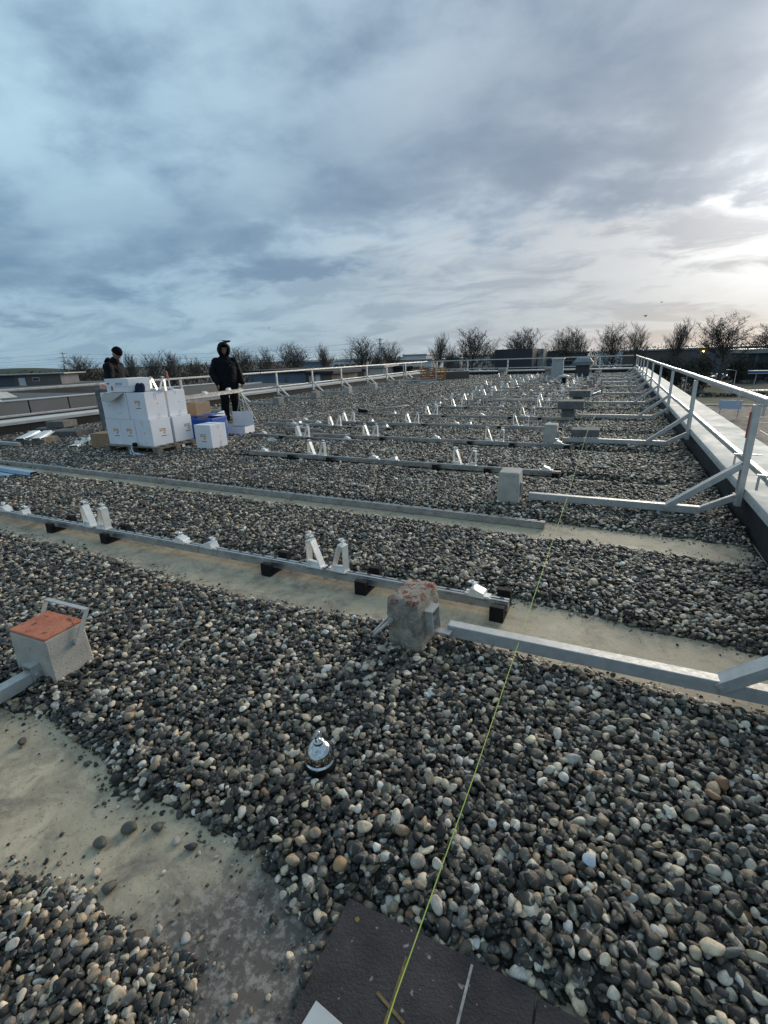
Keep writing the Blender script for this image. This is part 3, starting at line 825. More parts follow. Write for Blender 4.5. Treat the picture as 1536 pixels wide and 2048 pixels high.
def upright_mesh(flip):
    s = -1 if flip else 1
    m = MB(); T = .0035; W = .030
    def strip(a, b, w=W):
        d = Vector((b[0] - a[0], 0, b[1] - a[1])); n = Vector((-d.z, 0, d.x)).normalized() * T
        p = [(a[0] - n.x, a[1] - n.z), (b[0] - n.x, b[1] - n.z), (b[0] + n.x, b[1] + n.z), (a[0] + n.x, a[1] + n.z)]
        m.prism([(s * q[0], q[1]) for q in p], 'y', -w, w)
    strip((-.042, .004), (-.042, .172)); strip((-.046, .176), (-.004, .186)); strip((.058, .004), (-.008, .184)); strip((-.05, .003), (.07, .003), .034)
    m.prism([(s * -.04, .005), (s * .05, .005), (s * .035, .03), (s * -.04, .04)], 'y', -.012, .012)
    strip((.058, .006), (.085, .012), .02)
    return m.mesh('upright_bracket', M['alu_bright'])


def clampplate_mesh():
    m = MB(); m.box((0, 0, .028), (.050, .030, .004), Euler((0, R(8), 0)).to_matrix()); m.box((0, .014, .021), (.05, .003, .014))
    m.tube([(0, 0, -.012), (0, 0, .036)], .0045, 6); m.tube([(0, 0, .030), (0, 0, .040)], .009, 6)
    return m.mesh('clamp_plate', M['alu_bright'])
UP = {f: upright_mesh(f) for f in (False, True)}
CLP = clampplate_mesh()


def low_mesh(flip):
    s = -1 if flip else 1; m = MB()
    m.prism([(s * -.045, 0), (s * .05, 0), (s * .05, .024), (s * .046, .030), (s * -.018, .052), (s * -.03, .050), (s * -.045, .006)], 'y', -.034, .034)
    m.box((s * .064, 0, .006), (.03, .05, .012)); m.box((s * -.056, .012, .007), (.022, .02, .014)); m.box((s * -.056, -.016, .006), (.022, .014, .012))
    return m.mesh('low_bracket', M['alu_bright'])
LOW = {f: low_mesh(f) for f in (False, True)}
Z0 = .034                       # underside of the rail


def mounting_rail(y, segs, feet=(), pairs=(), lows=(), label='', rot=0.0, z=0.0, detail=True, slots=False, jitter=0.0):
    x0 = segs[0][0]
    t = thing('mounting_rail', label, 'mounting rail', (x0, y, z), rot, 'aluminium mounting rails laid in rows on the gravel roof')
    zt = Z0 + .056
    for a, b in segs:
        put('rail_segment', rail_mesh(b - a - .004), t, (a - x0, 0, Z0))
        if slots:
            k = a + .06
            while k < b - .04:
                put('slot', SLOT, t, (k - x0, .014, zt)); k += .105
    for f in feet: put('rubber_foot', FOOT, t, (f - x0, 0, 0))
    for c in pairs:
        for dx, fl in ((-.098, False), (.098, True)):
            j = rnd.uniform(-1, 1) * jitter
            u = put('upright_bracket', UP[fl], t, (c + dx + j - x0, 0, zt), (0, 0, R(rnd.uniform(-5, 5))))
            if detail: put('clamp_plate', CLP, u, ((-.022 if not fl else .022), 0, .186), (0, 0, R(rnd.uniform(-25, 25))))
    for c, fl in lows:
        u = put('low_bracket', LOW[fl], t, (c - x0, 0, zt), (0, 0, R(rnd.uniform(-6, 6))))
        if detail: put('clamp_plate', CLP, u, ((-.022 if not fl else .022), 0, .046), (0, R(rnd.uniform(-10, 10)), R(rnd.uniform(-30, 30))))
    return t

mounting_rail(2.45, [(-7.45, -5.09), (-5.09, -2.71), (-2.71, -.40)], [-6.5, -5.3 - .6, -4.44, -3.70, -2.02, -1.29, -.45], [-3.90, -1.58], [(-5.27, False), (-4.96, True), (-2.90, False), (-2.60, True), (-.585, False)],
              'nearest rail row with black rubber feet and two pairs of uprights, behind the red-stained block', slots=True, rot=R(-.3))
o = mounting_rail(4.12, [(-9.4, -7.01), (-7.01, -4.89), (-4.89, -2.71), (-2.71, -.39)], [], [], [], 'long bare rail without feet or brackets lying straight on the roof strip', rot=R(-1.35), z=-.030, slots=True)
mounting_rail(5.72, [(-5.0, -2.68), (-2.68, -.44)], [-4.18, -3.51, -1.93, -1.27, -.49], [-3.76, -1.575], [(-4.72, False), (-2.84, False), (-2.54, True), (-.61, False)], 'third rail row from the camera, ending just behind the pale block on the second arm', rot=R(-1.0))
mounting_rail(7.48, [(-5.04, -2.68), (-2.68, -.45)], [-4.19, -3.52, -1.97, -1.31, -.52], [-3.775, -1.595], [(-2.56, False), (-.65, False)], 'fourth rail row, ending beside the flat slab on the steel arm', rot=R(-.9))
mounting_rail(7.22, [(-6.21, -3.72)], [-5.41, -4.76], [-4.96], [(-5.9, False), (-4.0, False)], 'short separate rail with one pair of uprights lying in front of the fourth row', rot=R(-5))
mounting_rail(9.15, [(-6.7, -4.9), (-4.9, -2.66), (-2.66, -.75)], [-5.81, -4.74, -3.39, -1.87, -.79], [-5.15, -3.665, -1.49], [(-6.29, False), (-4.6, True), (-2.74, False), (-2.47, True), (-.95, False)], 'fifth rail row with three pairs of uprights, ending behind the pale block')
mounting_rail(8.47, [(-6.32, -3.81)], [-5.51, -4.72, -3.86], [-5.1], [(-6.11, False), (-3.95, True)], 'short rail with three black feet lying just in front of the fifth row')
mounting_rail(10.58, [(-4.9, -2.64), (-2.6, -.66)], [-4.1, -3.45, -1.95, -1.33], [-3.75, -1.595], [(-2.58, False), (-4.7, True)], 'sixth rail row, ending at the dark stacked block on the fourth arm')
mounting_rail(12.4, [(-4.9, -2.45), (-2.3, -.75)], [-4.1, -3.43, -1.88, -1.24], [-3.695, -1.51], [(-4.28, False), (-2.52, True)], 'seventh rail row, passing behind the dark block on the fourth arm')
mounting_rail(14.2, [(-5.2, -4.2), (-4.1, -2.1), (-2.0, -.95)], [-3.63, -2.08, -1.07], [-3.895, -1.705], [(-4.6, False)], 'eighth rail row with thin uprights in front of the dark fifth-arm block')
far_lab = ['ninth rail row from the camera among the crowded far uprights', 'tenth rail row from the camera among the crowded far uprights', 'eleventh rail row from the camera among the crowded far uprights',
           'twelfth rail row from the camera among the crowded far uprights', 'thirteenth rail row from the camera among the crowded far uprights', 'fourteenth rail row, level with the kneeling tools beside the dark vent',
           'fifteenth rail row from the camera, short of the tall pale vent', 'last rail row in front of the tall pale vent']
for i, yr in enumerate(rows_y[8:16]):
    sh = rnd.uniform(-.1, .1); x0 = -5.0 + rnd.uniform(-.4, .5)
    mounting_rail(yr, [(x0, -2.75 + sh), (-2.7 + sh, -.95 + sh)], [-3.4 + sh, -3.06 + sh, -1.9 + sh, -1.2 + sh], [-3.69 + sh, -1.49 + sh] + ([-4.9] if i in (3, 6) else []), [(-2.55 + sh, False), (-4.4 + sh, True)], far_lab[i], detail=False, jitter=.03)
cr = random.Random(21)
for i in range(46):
    yy = cr.uniform(13, 30); xx = cr.uniform(-4.9, -.9)
    up_ = cr.random() < .45
    o = put('loose_bracket', (UP if up_ else LOW)[cr.random() < .5], None, (xx, yy, .055), (R(cr.uniform(-8, 8)), 0, R(cr.uniform(0, 360))))
    tag(o, 'bright upright bracket standing loose among the crowded far rail rows' if up_ else 'small bright bracket lying loose among the crowded far rail rows', 'bracket', 'loose upright brackets among the far rows' if up_ else 'loose small brackets among the far rows')
for i in range(14):
    yy = cr.uniform(14, 29); xx = cr.uniform(-4.6, -2.2)
    o = put('loose_rail', rail_mesh(1.2), None, (xx, yy, .055), (0, 0, R(cr.uniform(-9, 9)))); tag(o, 'short rail lying loose among the crowded far rail rows', 'rail', 'short loose rails among the far rows')
for i, (xx, yy, a) in enumerate([(-6.5, 28.6, 3), (-4.2, 26.2, -4), (-2.3, 20.4, 5)]):
    mounting_rail(yy, [(xx, xx + 1.6)], [xx + .3], [xx + .55], [], ['lone rail with one pair of uprights near the far parapet', 'loose rail with uprights laid before the far rows', 'loose rail with uprights close to the white helmeted tool pile'][i], rot=R(a), detail=False)

# ------------------------------------------------------------------ cartons, pallet and loose goods
def print_mesh():
    m = MB()
    x = -.062
    for w in (.010, .008, .011, .007, .010, .006, .009, .011, .008, .010):
        m.span((x, -.0012, .050), (x + w, 0, .060)); x += w + .0035
    m.span((-.045, -.0012, -.062), (.062, 0, -.052))
    m.cur = 1
    for k, (a, b, h) in enumerate(((-.062, -.030, .030), (-.030, -.002, .016), (-.002, .030, .024), (.030, .062, .036))):
        m.prism([(a, .040), (b, .040), (b - .004, .040 - h), (a + .010, .040 - h * .7), (a + .004, .022)], 'y', -.0012, 0)
    m.prism([(.000, -.004), (.040, .012), (.048, -.034), (.040, -.012), (.018, -.030)], 'y', -.0012, 0)
    return m.mesh('printed_logo', [M['ink'], M['ochre']])
PRINT = print_mesh()


def carton(loc, size, label, rotz=0, front=None, right=None, seams=(), hole=(), m='carton', grp='white cartons of mounting parts', tape=True):
    t = thing('carton', label, 'carton', loc, rotz, grp)
    sx, sy, sz = size
    part('box_body', MB().span((-sx / 2, -sy / 2, 0), (sx / 2, sy / 2, sz)), m, t, bevel=.004)
    if tape: part('packing_tape', MB().span((-sx / 2 + .005, -.025, sz), (sx / 2 - .005, .025, sz + .0012)), 'tape_mark', t)
    if front:
        put('printed_logo', PRINT, t, (front[0] * sx / 2, -sy / 2 - .0003, sz * front[1]))['kind'] = 'stuff'
    if right:
        put('printed_logo', PRINT, t, (sx / 2 + .0003, right[0] * sy / 2, sz * right[1]), (0, 0, R(90)))['kind'] = 'stuff'
    for f, u, v in hole:
        h = MB()
        if f == 'f': h.span((u * sx / 2 - .008, -sy / 2 - .0012, sz * v - .006), (u * sx / 2 + .008, -sy / 2, sz * v + .006))
        else: h.span((sx / 2, u * sy / 2 - .008, sz * v - .006), (sx / 2 + .0012, u * sy / 2 + .008, sz * v + .006))
        part('punch_hole_shade', h, 'ink', t)  # flat dark plate standing in for the shade inside a hole
    for f, u, v0, v1 in seams:
        for du in (-.016, .016):
            h = MB(); du = du * (1 if f == 'f' else 1)
            if f == 'f': h.span((u * sx / 2 + du - .003, -sy / 2 - .0012, sz * v0), (u * sx / 2 + du + .003, -sy / 2, sz * v1))
            else: h.span((sx / 2, u * sy / 2 + du - .003, sz * v0), (sx / 2 + .0012, u * sy / 2 + du + .003, sz * v1))
            part('tape_end', h, 'tape_mark', t)
    return t

PX, PY = -7.10, 5.66
PT = .148
pal = thing('pallet', 'grey wooden pallet under the stack of white cartons', 'pallet', (PX, PY, .03), R(2))
for k in range(5): part('top_plank', MB().span((-.60, -.42 + k * .185, .098), (.60, -.42 + k * .185 + .10, .118)), 'wood', pal, bevel=.003)
for k in range(3):
    part('cross_plank', MB().span((-.60 + k * .55, -.42, .076), (-.50 + k * .55, .42, .0975)), 'wood', pal)
    part('bottom_plank', MB().span((-.60, -.42 + k * .37, 0), (.60, -.32 + k * .37, .018)), 'wood', pal)
    for j in range(3): part('pallet_block', MB().span((-.60 + k * .55, -.42 + j * .37, .0185), (-.48 + k * .55, -.32 + j * .37, .0755)), 'wood', pal, bevel=.003)
part('paper_label', MB().span((.601, .10, .03), (.603, .16, .075)), 'carton', pal)
solo('strapping_film', MB().tube([(-6.98, 5.20, .15), (-6.94, 5.16, .11), (-6.90, 5.15, .06), (-6.75, 5.12, .06), (-6.66, 5.14, .045), (-6.80, 5.10, .035), (-6.95, 5.13, .05), (-7.0, 5.18, .10)], .012, 6), 'plastic_film', 'crumpled strip of clear film hanging off the front of the pallet', 'plastic film', smooth=True)
solo('black_bundle', MB().lathe([(.001, 0), (.034, .004), (.040, .03), (.036, .055), (.022, .062), (.001, .062)], 12), 'rubber', 'small black rubber piece lying on the pallet edge', 'rubber piece', (-6.94, 5.26 - .03, PT + .001), smooth=True)
W = .345; H1 = .42
y0 = 5.50
carton((-7.50, y0, PT), (W, .36, H1), 'white carton at the bottom of the stack, beside the brown carton', R(1), front=(.25, .48))
carton((-7.14, y0 - .005, PT), (W, .36, H1), 'white carton in the middle of the bottom front row on the pallet', R(-1), front=(.12, .50))
carton((-6.775, y0 + .005, PT), (W + .005, .40, H1), 'white carton at the bottom corner of the stack, logo facing the gravel rows', R(1.5), right=(.1, .48), hole=(('f', .1, .5),), seams=(('f', -.05, .75, .97), ('f', .1, .03, .2)))
carton((-6.78, y0 + .45, PT), (.36, .40, H1), 'white carton at the bottom of the stack, next to the blue crate', R(1), right=(.45, .5))
carton((-7.23, y0 + .43, PT), (.40, .38, H1), 'white carton hidden in the middle of the bottom layer', R(0))
zz = PT + H1 + .003
carton((-7.36, y0 + .01, zz), (.60, .38, H1), 'dented white carton with its lid flap open, under the fruit carton', R(.5), hole=(('f', -.4, .52), ('f', .3, .22)))
carton((-6.84, y0 + .02, zz), (.40, .40, H1), 'white carton on the upper layer at the stack corner, small logo on its dim face', R(1.5), front=(.1, .56), hole=(('r', .12, .56),), seams=(('r', -.02, .72, .97), ('r', .1, .03, .2)))
carton((-6.86, y0 + .47, zz), (.38, .38, H1), 'white carton on the upper layer above the blue crate', R(1), hole=(('r', .2, .52),), seams=(('r', -.1, .82, .96), ('r', .15, .02, .2)))
zt = zz + H1 + .003
solo('carton_flap', MB().prism([(-.20, 0), (.27, 0), (.16, -.19), (-.10, -.19)], 'z', 0, .005), 'kraft_in', 'grey brown open flap folded out over the front of the dented carton', 'carton flap', (-7.35, y0 - .185, zt - .002)).rotation_euler = (R(38), 0, R(1))
for fx in ():
    pass
# fruit carton
ft = thing('fruit_carton', 'low white fruit carton with red logo and hand holes, on top of the stack', 'carton', (-7.22, y0 + .03, zt + .004), R(-4))
part('tray', MB().span((-.30, -.19, 0), (.30, .19, .205)), 'carton', ft, bevel=.008)
part('lid', MB().prism([(-.306, .09), (.306, .09), (.306, .211), (.10, .218), (-.306, .209)], 'y', -.196, .196), 'carton', ft, bevel=.004)
part('hand_hole_shade', MB().box((-.22, -.1965, .135), (.050, .003, .024)), 'ink', ft, bevel=.001)  # no real opening: its inner shade is put into a dark plate
part('fruit_print', MB().prism([(-.165, .03), (-.125, .03), (-.120, .08), (-.135, .10), (-.158, .09)], 'y', -.1982, -.1962), 'redprint', ft)
part('logo_ring', MB().prism([(-.005 + .022 * math.cos(a * PI / 8), .125 + .022 * math.sin(a * PI / 8)) for a in range(16)], 'y', -.1985, -.1962), 'redprint', ft)
part('logo_mark', MB().prism([(-.012, .108), (.002, .108), (.002, .132), (-.004, .136), (-.012, .126)], 'y', -.1998, -.1986), 'carton', ft)


def text_part(s, size, m, parent, loc, rot, name='lettering'):
    cu = bpy.data.curves.new(name, 'FONT'); cu.body = s; cu.size = size; cu.extrude = .0004
    cu.materials.append(M[m]); o = bpy.data.objects.new(name, cu); COL.objects.link(o)
    o.parent = parent; o.location = loc; o.rotation_euler = rot
    return o
text_part('ROGE', .048, 'ink', ft, (.022, -.1972, .118), (R(90), 0, 0))
part('small_print', MB().span((.026, -.198, .098), (.12, -.1962, .103)), 'tape_mark', ft)
# things lying on the stack
bag = thing('clear_bag', 'crumpled clear plastic bag of fittings on top of the stack', 'plastic bag', (-6.96, y0 - .06, zt))
mb = MB(); mb.chain([(-.13, 0, .012), (-.04, .02, .045), (.06, .0, .03), (.10, .01, .015)], [(.07, .02), (.085, .035), (.06, .03), (.03, .015)], flat=(0, 1, 0)); part('bag_body', mb, 'plastic_film', bag, smooth=True)
gl_ = thing('work_gloves', 'pair of navy blue work gloves standing on the stack', 'gloves', (-6.83, y0 - .08, zt))
for k, dx in enumerate((-.035, .045)):
    mb = MB(); mb.chain([(dx, 0, .02), (dx, .01, .075), (dx + .004, .015, .105)], [(.042, .05), (.045, .055), (.038, .042)]); part('glove', mb, 'navy', gl_, smooth=True)
mb = MB(); mb.chain([(-.14, -.02, .014), (-.04, -.02, .018)], [(.03, .014), (.04, .018)]); part('cuff', mb, 'navy', gl_, smooth=True)
for k, (dx, dy, fl, lb) in enumerate(((.16, .10, False, 'pale upright bracket lying on the stack next to the navy gloves'), (.30, .16, True, 'pale upright bracket on the stack beside the red-tipped marker stick'))):
    o = put('loose_bracket', UP[fl], None, (-6.94 + dx, y0 + .05 + dy, zt + .004), (0, 0, R(20))); tag(o, lb, 'bracket', 'loose brackets put down on the cartons')
    put('clamp_plate', CLP, o, ((-.022 if not fl else .022), 0, .186))
st = thing('marker_stick', 'short stick with a red orange tip standing among brackets on the stack', 'marker stick', (-6.66, y0 + .38, zt))
part('stick', MB().bar((0, 0, 0), (-.02, 0, .17), .016, .012), 'carton', st); part('tip', MB().bar((-.02, 0, .17), (-.035, 0, .30), .020, .016), 'redtape', st)
mb = MB(); mb.chain([(-.16, 0, .012), (-.02, .02, .03), (.12, 0, .014)], [(.08, .012), (.10, .03), (.05, .012)], flat=(0, 1, 0))
solo('plastic_wrap', mb, 'plastic_film', 'rumpled pale blue plastic wrap on the upper carton above the blue crate', 'plastic wrap', (-6.74, y0 + .34, zt + .004), R(60), smooth=True)

carton((-6.06, 6.02, .03), (.345, .36, .405), 'white carton standing alone on the gravel in front of the blue crate', R(1), front=(0, .47), hole=(('r', .15, .5),), seams=(('r', 0, .80, .96), ('r', .12, .1, .3)))
bc = thing('blue_crate', 'bright blue plastic crate behind the lone white carton', 'crate', (-6.69, 6.62, .03), R(6))
CW, CD, CH = .50, .40, .425
part('crate_base', MB().span((-CW / 2, -CD / 2, 0), (CW / 2, CD / 2, .02)), 'bluecrate', bc)
for nm, a, b in (('side_wall', (-CW / 2, -CD / 2, .0205), (CW / 2, -CD / 2 + .015, CH)), ('side_wall', (-CW / 2, CD / 2 - .015, .0205), (CW / 2, CD / 2, CH)), ('end_wall', (-CW / 2, -CD / 2 + .0155, .0205), (-CW / 2 + .015, CD / 2 - .0155, CH)), ('end_wall', (CW / 2 - .015, -CD / 2 + .0155, .0205), (CW / 2, CD / 2 - .0155, CH))):
    part(nm, MB().span(a, b), 'bluecrate', bc)
rim = MB(); rim.bar((-CW / 2 - .015, -CD / 2 - .008, CH - .02), (CW / 2 + .015, -CD / 2 - .008, CH - .02), .016, .045); rim.bar((-CW / 2 - .015, CD / 2 + .008, CH - .02), (CW / 2 + .015, CD / 2 + .008, CH - .02), .016, .045)
rim.bar((CW / 2 + .008, -CD / 2, CH - .02), (CW / 2 + .008, CD / 2, CH - .02), .016, .045); rim.bar((-CW / 2 - .008, -CD / 2, CH - .02), (-CW / 2 - .008, CD / 2, CH - .02), .016, .045)
part('rim', rim, 'bluecrate', bc, bevel=.004)
lidm = MB()
for s in (-1, 1):
    lidm.cur = 0; lidm.bar((-CW / 2, s * CD / 4 + s * .02, CH + .035), (CW / 2, s * CD / 4 + s * .02, CH + .055), CD / 2 - .04, .012)
    part('lid_flap', lidm, 'bluecrate', bc); lidm = MB()
for k in range(4): part('rib', MB().span((-.19 + k * .115, -CD / 2 - .010, .06), (-.175 + k * .115, -CD / 2 - .0005, CH - .05)), 'bluecrate', bc)
part('latch', MB().box((CW / 2 - .06, -CD / 2 - .02, CH - .01), (.12, .012, .05)), 'bluecrate', bc)
# open white carton
oc = thing('open_carton', 'open white carton with its lid raised, behind the blue crate by the standing worker', 'carton', (-6.70, 7.42, .03), R(8))
for nm, a, b in (('bottom', (-.24, -.17, 0), (.24, .17, .006)), ('front_side', (-.24, -.175, .007), (.24, -.170, .16)), ('back_side', (-.24, .170, .007), (.24, .175, .16)), ('end_side', (.24, -.17, .007), (.246, .17, .16)), ('end_side', (-.246, -.17, .007), (-.24, .17, .16))):
    part(nm, MB().span(a, b), 'carton', oc)
part('lid_flap', MB().bar((-.245, -.19, .15), (-.29, -.22, .44), .42, .006, up=(1, 0, 0)), 'carton', oc)
part('lid_panel', MB().prism([(-.24, .16), (.235, .16), (.225, .42), (-.235, .42)], 'y', .180, .186), 'carton', oc)
part('contents', MB().span((-.22, -.15, .0065), (.22, .15, .12)), 'rubber', oc)
for (x, y, z, sx, sy, sz, lb, rz) in ((-7.08, 6.62, .03, .38, .40, .36, 'brown carton behind the stack under another brown carton', 6), (-7.02, 6.66, .392, .42, .38, .33, 'upper brown carton behind the stack, below the stacked rails', 3), (-7.52, 6.60, .03, .36, .36, .62, 'narrow brown carton hidden behind the white stack', -4)):
    t = carton((x, y, z), (sx, sy, sz), lb, R(rz), m='kraft', grp='brown cartons', seams=())
    if sz == .36: part('paper_label', MB().span((sx / 2, -.10, .20), (sx / 2 + .001, .02, .29)), 'carton', t)
carton((-8.05, 5.52, .03), (.34, .30, .27), 'open topped brown carton at the side of the pallet', R(16), m='kraft', grp='brown cartons', tape=False)
solo('carton_flap', MB().prism([(-.22, 0), (.22, 0), (.20, .20), (-.20, .20)], 'z', 0, .005), 'kraft', 'loose brown carton flap standing behind the open brown carton', 'carton flap', (-8.18, 5.80, .22)).rotation_euler = (R(62), 0, R(14))
# rails carried on the cartons towards the worker
for k, (a, b, z, lb) in enumerate((((-7.0, 6.45), (-6.95, 7.25), .76, 'short rail offcut on the brown cartons, under the longer rails'), ((-7.22, 6.35), (-7.40, 8.35), .765, 'long bright rail laid across the brown cartons towards the worker'), ((-7.36, 6.42), (-7.62, 8.7), .765, 'second bright rail laid on the brown cartons nearer the standing worker'))):
    d = Vector((b[0] - a[0], b[1] - a[1])); L = d.length
    o = put('loose_rail', rail_mesh(L), None, (a[0], a[1], z - (.0 if k else .03)), (0, 0, math.atan2(d.y, d.x)))
    tag(o, lb, 'rail', 'loose rails on the cartons')
for k, (x, y, fl) in enumerate(((-7.30, 7.25, False), (-7.56, 8.2, True))):
    o = put('loose_bracket', LOW[fl], None, (x, y, .824), (0, 0, R(95))); tag(o, ['small bright bracket fixed on the carried rails above the brown cartons', 'small bright bracket at the end of the carried rails by the worker'][k], 'bracket', 'loose brackets put down on the cartons')
ts = thing('trestle', 'thin folding wire trestle holding the rail ends beside the worker', 'trestle', (-7.60, 8.62, .03), R(-30))
for a, b in (((0, 0, .725), (.22, .25, 0)), ((0, 0, .725), (-.12, .28, 0)), ((.02, 0, .725), (.34, -.05, 0)), ((-.02, 0, .725), (-.02, -.2, 0))): part('leg', MB().tube([a, b], .006, 6), 'galv', ts)
part('head', MB().box((0, 0, .726), (.09, .07, .012)), 'galv', ts)
# bracket pile beside the worker
o = put('loose_bracket', UP[False], None, (-7.55, 8.45, .07), (0, 0, R(40)), scale=(1.35, 1.35, 1.3)); tag(o, 'bright upright bracket standing on the gravel beside the feet of the hooded person', 'bracket', 'loose brackets put down on the cartons')
for i, (x, y, L, a, lb) in enumerate(((-6.95, 9.0, 2.0, 2, 'dark edged loose rail on the gravel past the open carton'), (-6.9, 8.55, 1.9, -2, 'loose rail with scattered fittings past the open carton'), (-5.95, 7.95, .9, -4, 'short loose rail on the gravel beside the open carton'))):
    o = put('loose_rail', rail_mesh(L), None, (x, y, .05), (0, 0, R(a))); tag(o, lb, 'rail', 'loose rails lying on the gravel')
for i, (x, y, lb) in enumerate(((-6.0, 8.5, 'small bright bracket on the loose rail past the open carton'), (-5.6, 8.62, 'small bright bracket next to the loose rail end past the open carton'), (-5.55, 7.92, 'small bright bracket on the short loose rail'), (-5.35, 6.72, 'crumpled bright bracket on the gravel just behind the third row start'))):
    o = put('loose_bracket', LOW[i % 2 == 0], None, (x, y, .06 if i == 3 else .108), (0, 0, R(20 * i))); tag(o, lb, 'bracket', 'loose brackets dropped on the gravel')

# ---------------------------------------------- clutter in front of the back parapet
vb = solo('roof_stack', MB().span((-.22, -.22, 0), (.22, .22, 1.0)), 'concrete_dark', 'dark grey square roof stack behind the carton stack', 'roof stack', (-8.75, 6.35, 0), R(4), bevel=.01)
for (x, y, sx, sy, sz, lb, m, rz) in ((-10.3, 6.30, .75, .45, .13, 'thick grey concrete slab lying on the gravel behind the bright profile', 'concrete_dark', 14), (-11.2, 6.55, .55, .5, .13, 'flat concrete slab against the back parapet', 'concrete_dark', 4), (-11.0, 6.6, .42, .42, .14, 'slab stacked on the flat slab by the back parapet', 'concrete_dark', 18)):
    solo('paving_slab', MB().span((-sx / 2, -sy / 2, 0), (sx / 2, sy / 2, sz)), m, lb, 'slab', (x, y, .03 + (.132 if 'stacked' in lb else 0)), R(rz), 'loose slabs weighing things down', bevel=.01)
solo('timber_block', MB().span((-.42, -.16, 0), (.42, .16, .13)), 'wood', 'weathered timber block under two short pale profiles', 'timber', (-10.05, 5.42, .03), R(14), bevel=.006)


def hat_profile(L, w=.20):
    m = MB(); T = .004
    pts = [(-w / 2, 0), (-w * .32, 0), (-w * .27, .03), (w * .27, .03), (w * .32, 0), (w / 2, 0)]
    for a, b in zip(pts[:-1], pts[1:]):
        m.bar(((a[0] + b[0]) / 2, -L / 2, (a[1] + b[1]) / 2), ((a[0] + b[0]) / 2, L / 2, (a[1] + b[1]) / 2), math.hypot(b[0] - a[0], b[1] - a[1]) + .002, T, up=(-(b[1] - a[1]), 0, b[0] - a[0]))
    return m
solo('sheet_profile', hat_profile(.62, .24), 'alu_bright', 'pale folded sheet profile on the timber block, nearer the edge of the roof', 'sheet profile', (-10.22, 5.45, .168), R(34), 'folded sheet profiles').rotation_euler = (R(6), 0, R(34))
solo('sheet_profile', hat_profile(.62, .24), 'alu_bright', 'pale folded sheet profile on the timber block, nearer the cartons', 'sheet profile', (-9.90, 5.52, .170), R(34), 'folded sheet profiles').rotation_euler = (R(6), 0, R(40))
pr = thing('long_profile', 'bright open channel profile with fittings leaning on the gravel beside the brown carton', 'profile', (-9.1, 5.85, .05), R(40))
m_ = hat_profile(1.5, .22); part('channel', m_, 'alu_bright', pr)
for k in (-.5, -.1, .35): put('bracket', LOW[k > 0], pr, (0, k, .034), (0, 0, R(80)))
for k, (x, y, L, rz, lb, z) in enumerate(((-7.95, 3.72, 1.9, -4, 'blue tinted folded sheet nearest the long bare rail', .045), (-8.1, 3.50, 2.0, -2, 'blue tinted folded sheet lying in front of its twin', .045), (-7.75, 3.62, 1.9, -3, 'blue tinted folded sheet resting across two others', .085))):
    s_ = solo('sheet_profile', hat_profile(L, .15), 'bluesteel', lb, 'sheet profile', (x, y, z), R(90 + rz), 'blue tinted sheets')
for k, (x, y, lb) in enumerate(((-8.75, 6.85, 'white crumpled fitting on the gravel by the dark roof stack'), (-9.3, 6.3, 'small silver fitting on the gravel behind the bright profile'))):
    o = put('loose_bracket', LOW[k == 0], None, (x, y, .05), (R(20), 0, R(70 * k))); tag(o, lb, 'bracket', 'loose brackets dropped on the gravel')

# ---------------------------------------------- near things
an = thing('anchor_point', 'polished dome shaped steel roof anchor with an eye on top, set in the gravel', 'roof anchor', (-.815, 1.10, .028)); an.scale = (.98, .98, .92)
prof = [(.001, .0), (.050, .0), (.053, .006), (.053, .016), (.047, .018), (.047, .023), (.052, .026), (.054, .034), (.053, .046), (.049, .060), (.042, .074), (.031, .087), (.021, .094), (.001, .095)]
part('dome', MB().lathe(prof, 40), 'chrome', an, smooth=True)
part('collar', MB().lathe([(.001, .0955), (.020, .0955), (.020, .104), (.015, .107), (.001, .107)], 20), 'chrome', an, smooth=False)
ring = []
for k in range(17):
    a = -PI / 2 + 2 * PI * k / 16; ring.append((0.004 * math.sin(a), .0125 * math.cos(a), (.124 + .018 * math.sin(a))))
part('eye', MB().tube(ring, .0040, 8), 'chrome', an, smooth=True)
part('base_gasket', MB().lathe([(.001, -.015), (.056, -.015), (.056, -.001), (.001, -.001)], 28), 'rubber', an)

TL = thing('rubber_tile', 'dark rubber paving tile with yellow cross mark and white flecks', 'tile', (-.50, .245, .004))
part('slab', MB().span((0, 0, 0), (.482, .50, .028)), 'tile', TL, bevel=.003)
part('chalk_line', MB().bar((.333, .02, .0284), (.338, .488, .0284), .006, .0006), 'chalk', TL)
part('yellow_mark', MB().bar((.195, .27, .0286), (.192, .44, .0286), .007, .0006), 'yellowpaint', TL)
part('yellow_cross', MB().bar((.155, .350, .0293), (.232, .326, .0293), .007, .0006), 'yellowpaint', TL)
part('yellow_dot', MB().lathe([(.0065, .0282), (.0065, .0288), (.001, .0289)], 10, (.045, .462, 0)), 'yellowpaint', TL)
T2 = thing('rubber_tile', 'second dark rubber tile half buried in pebbles', 'tile', (-.014, .235, .004))
part('slab', MB().span((0, 0, 0), (.48, .50, .026)), 'tile', T2, bevel=.003)
solo('white_plate', MB().span((0, -.25, 0), (.22, 0, .004)), 'whiteplate', 'pale grey plate corner lying on the rubber tile at the bottom edge', 'plate', (-.462, .525, .034), R(-8), bevel=.001)
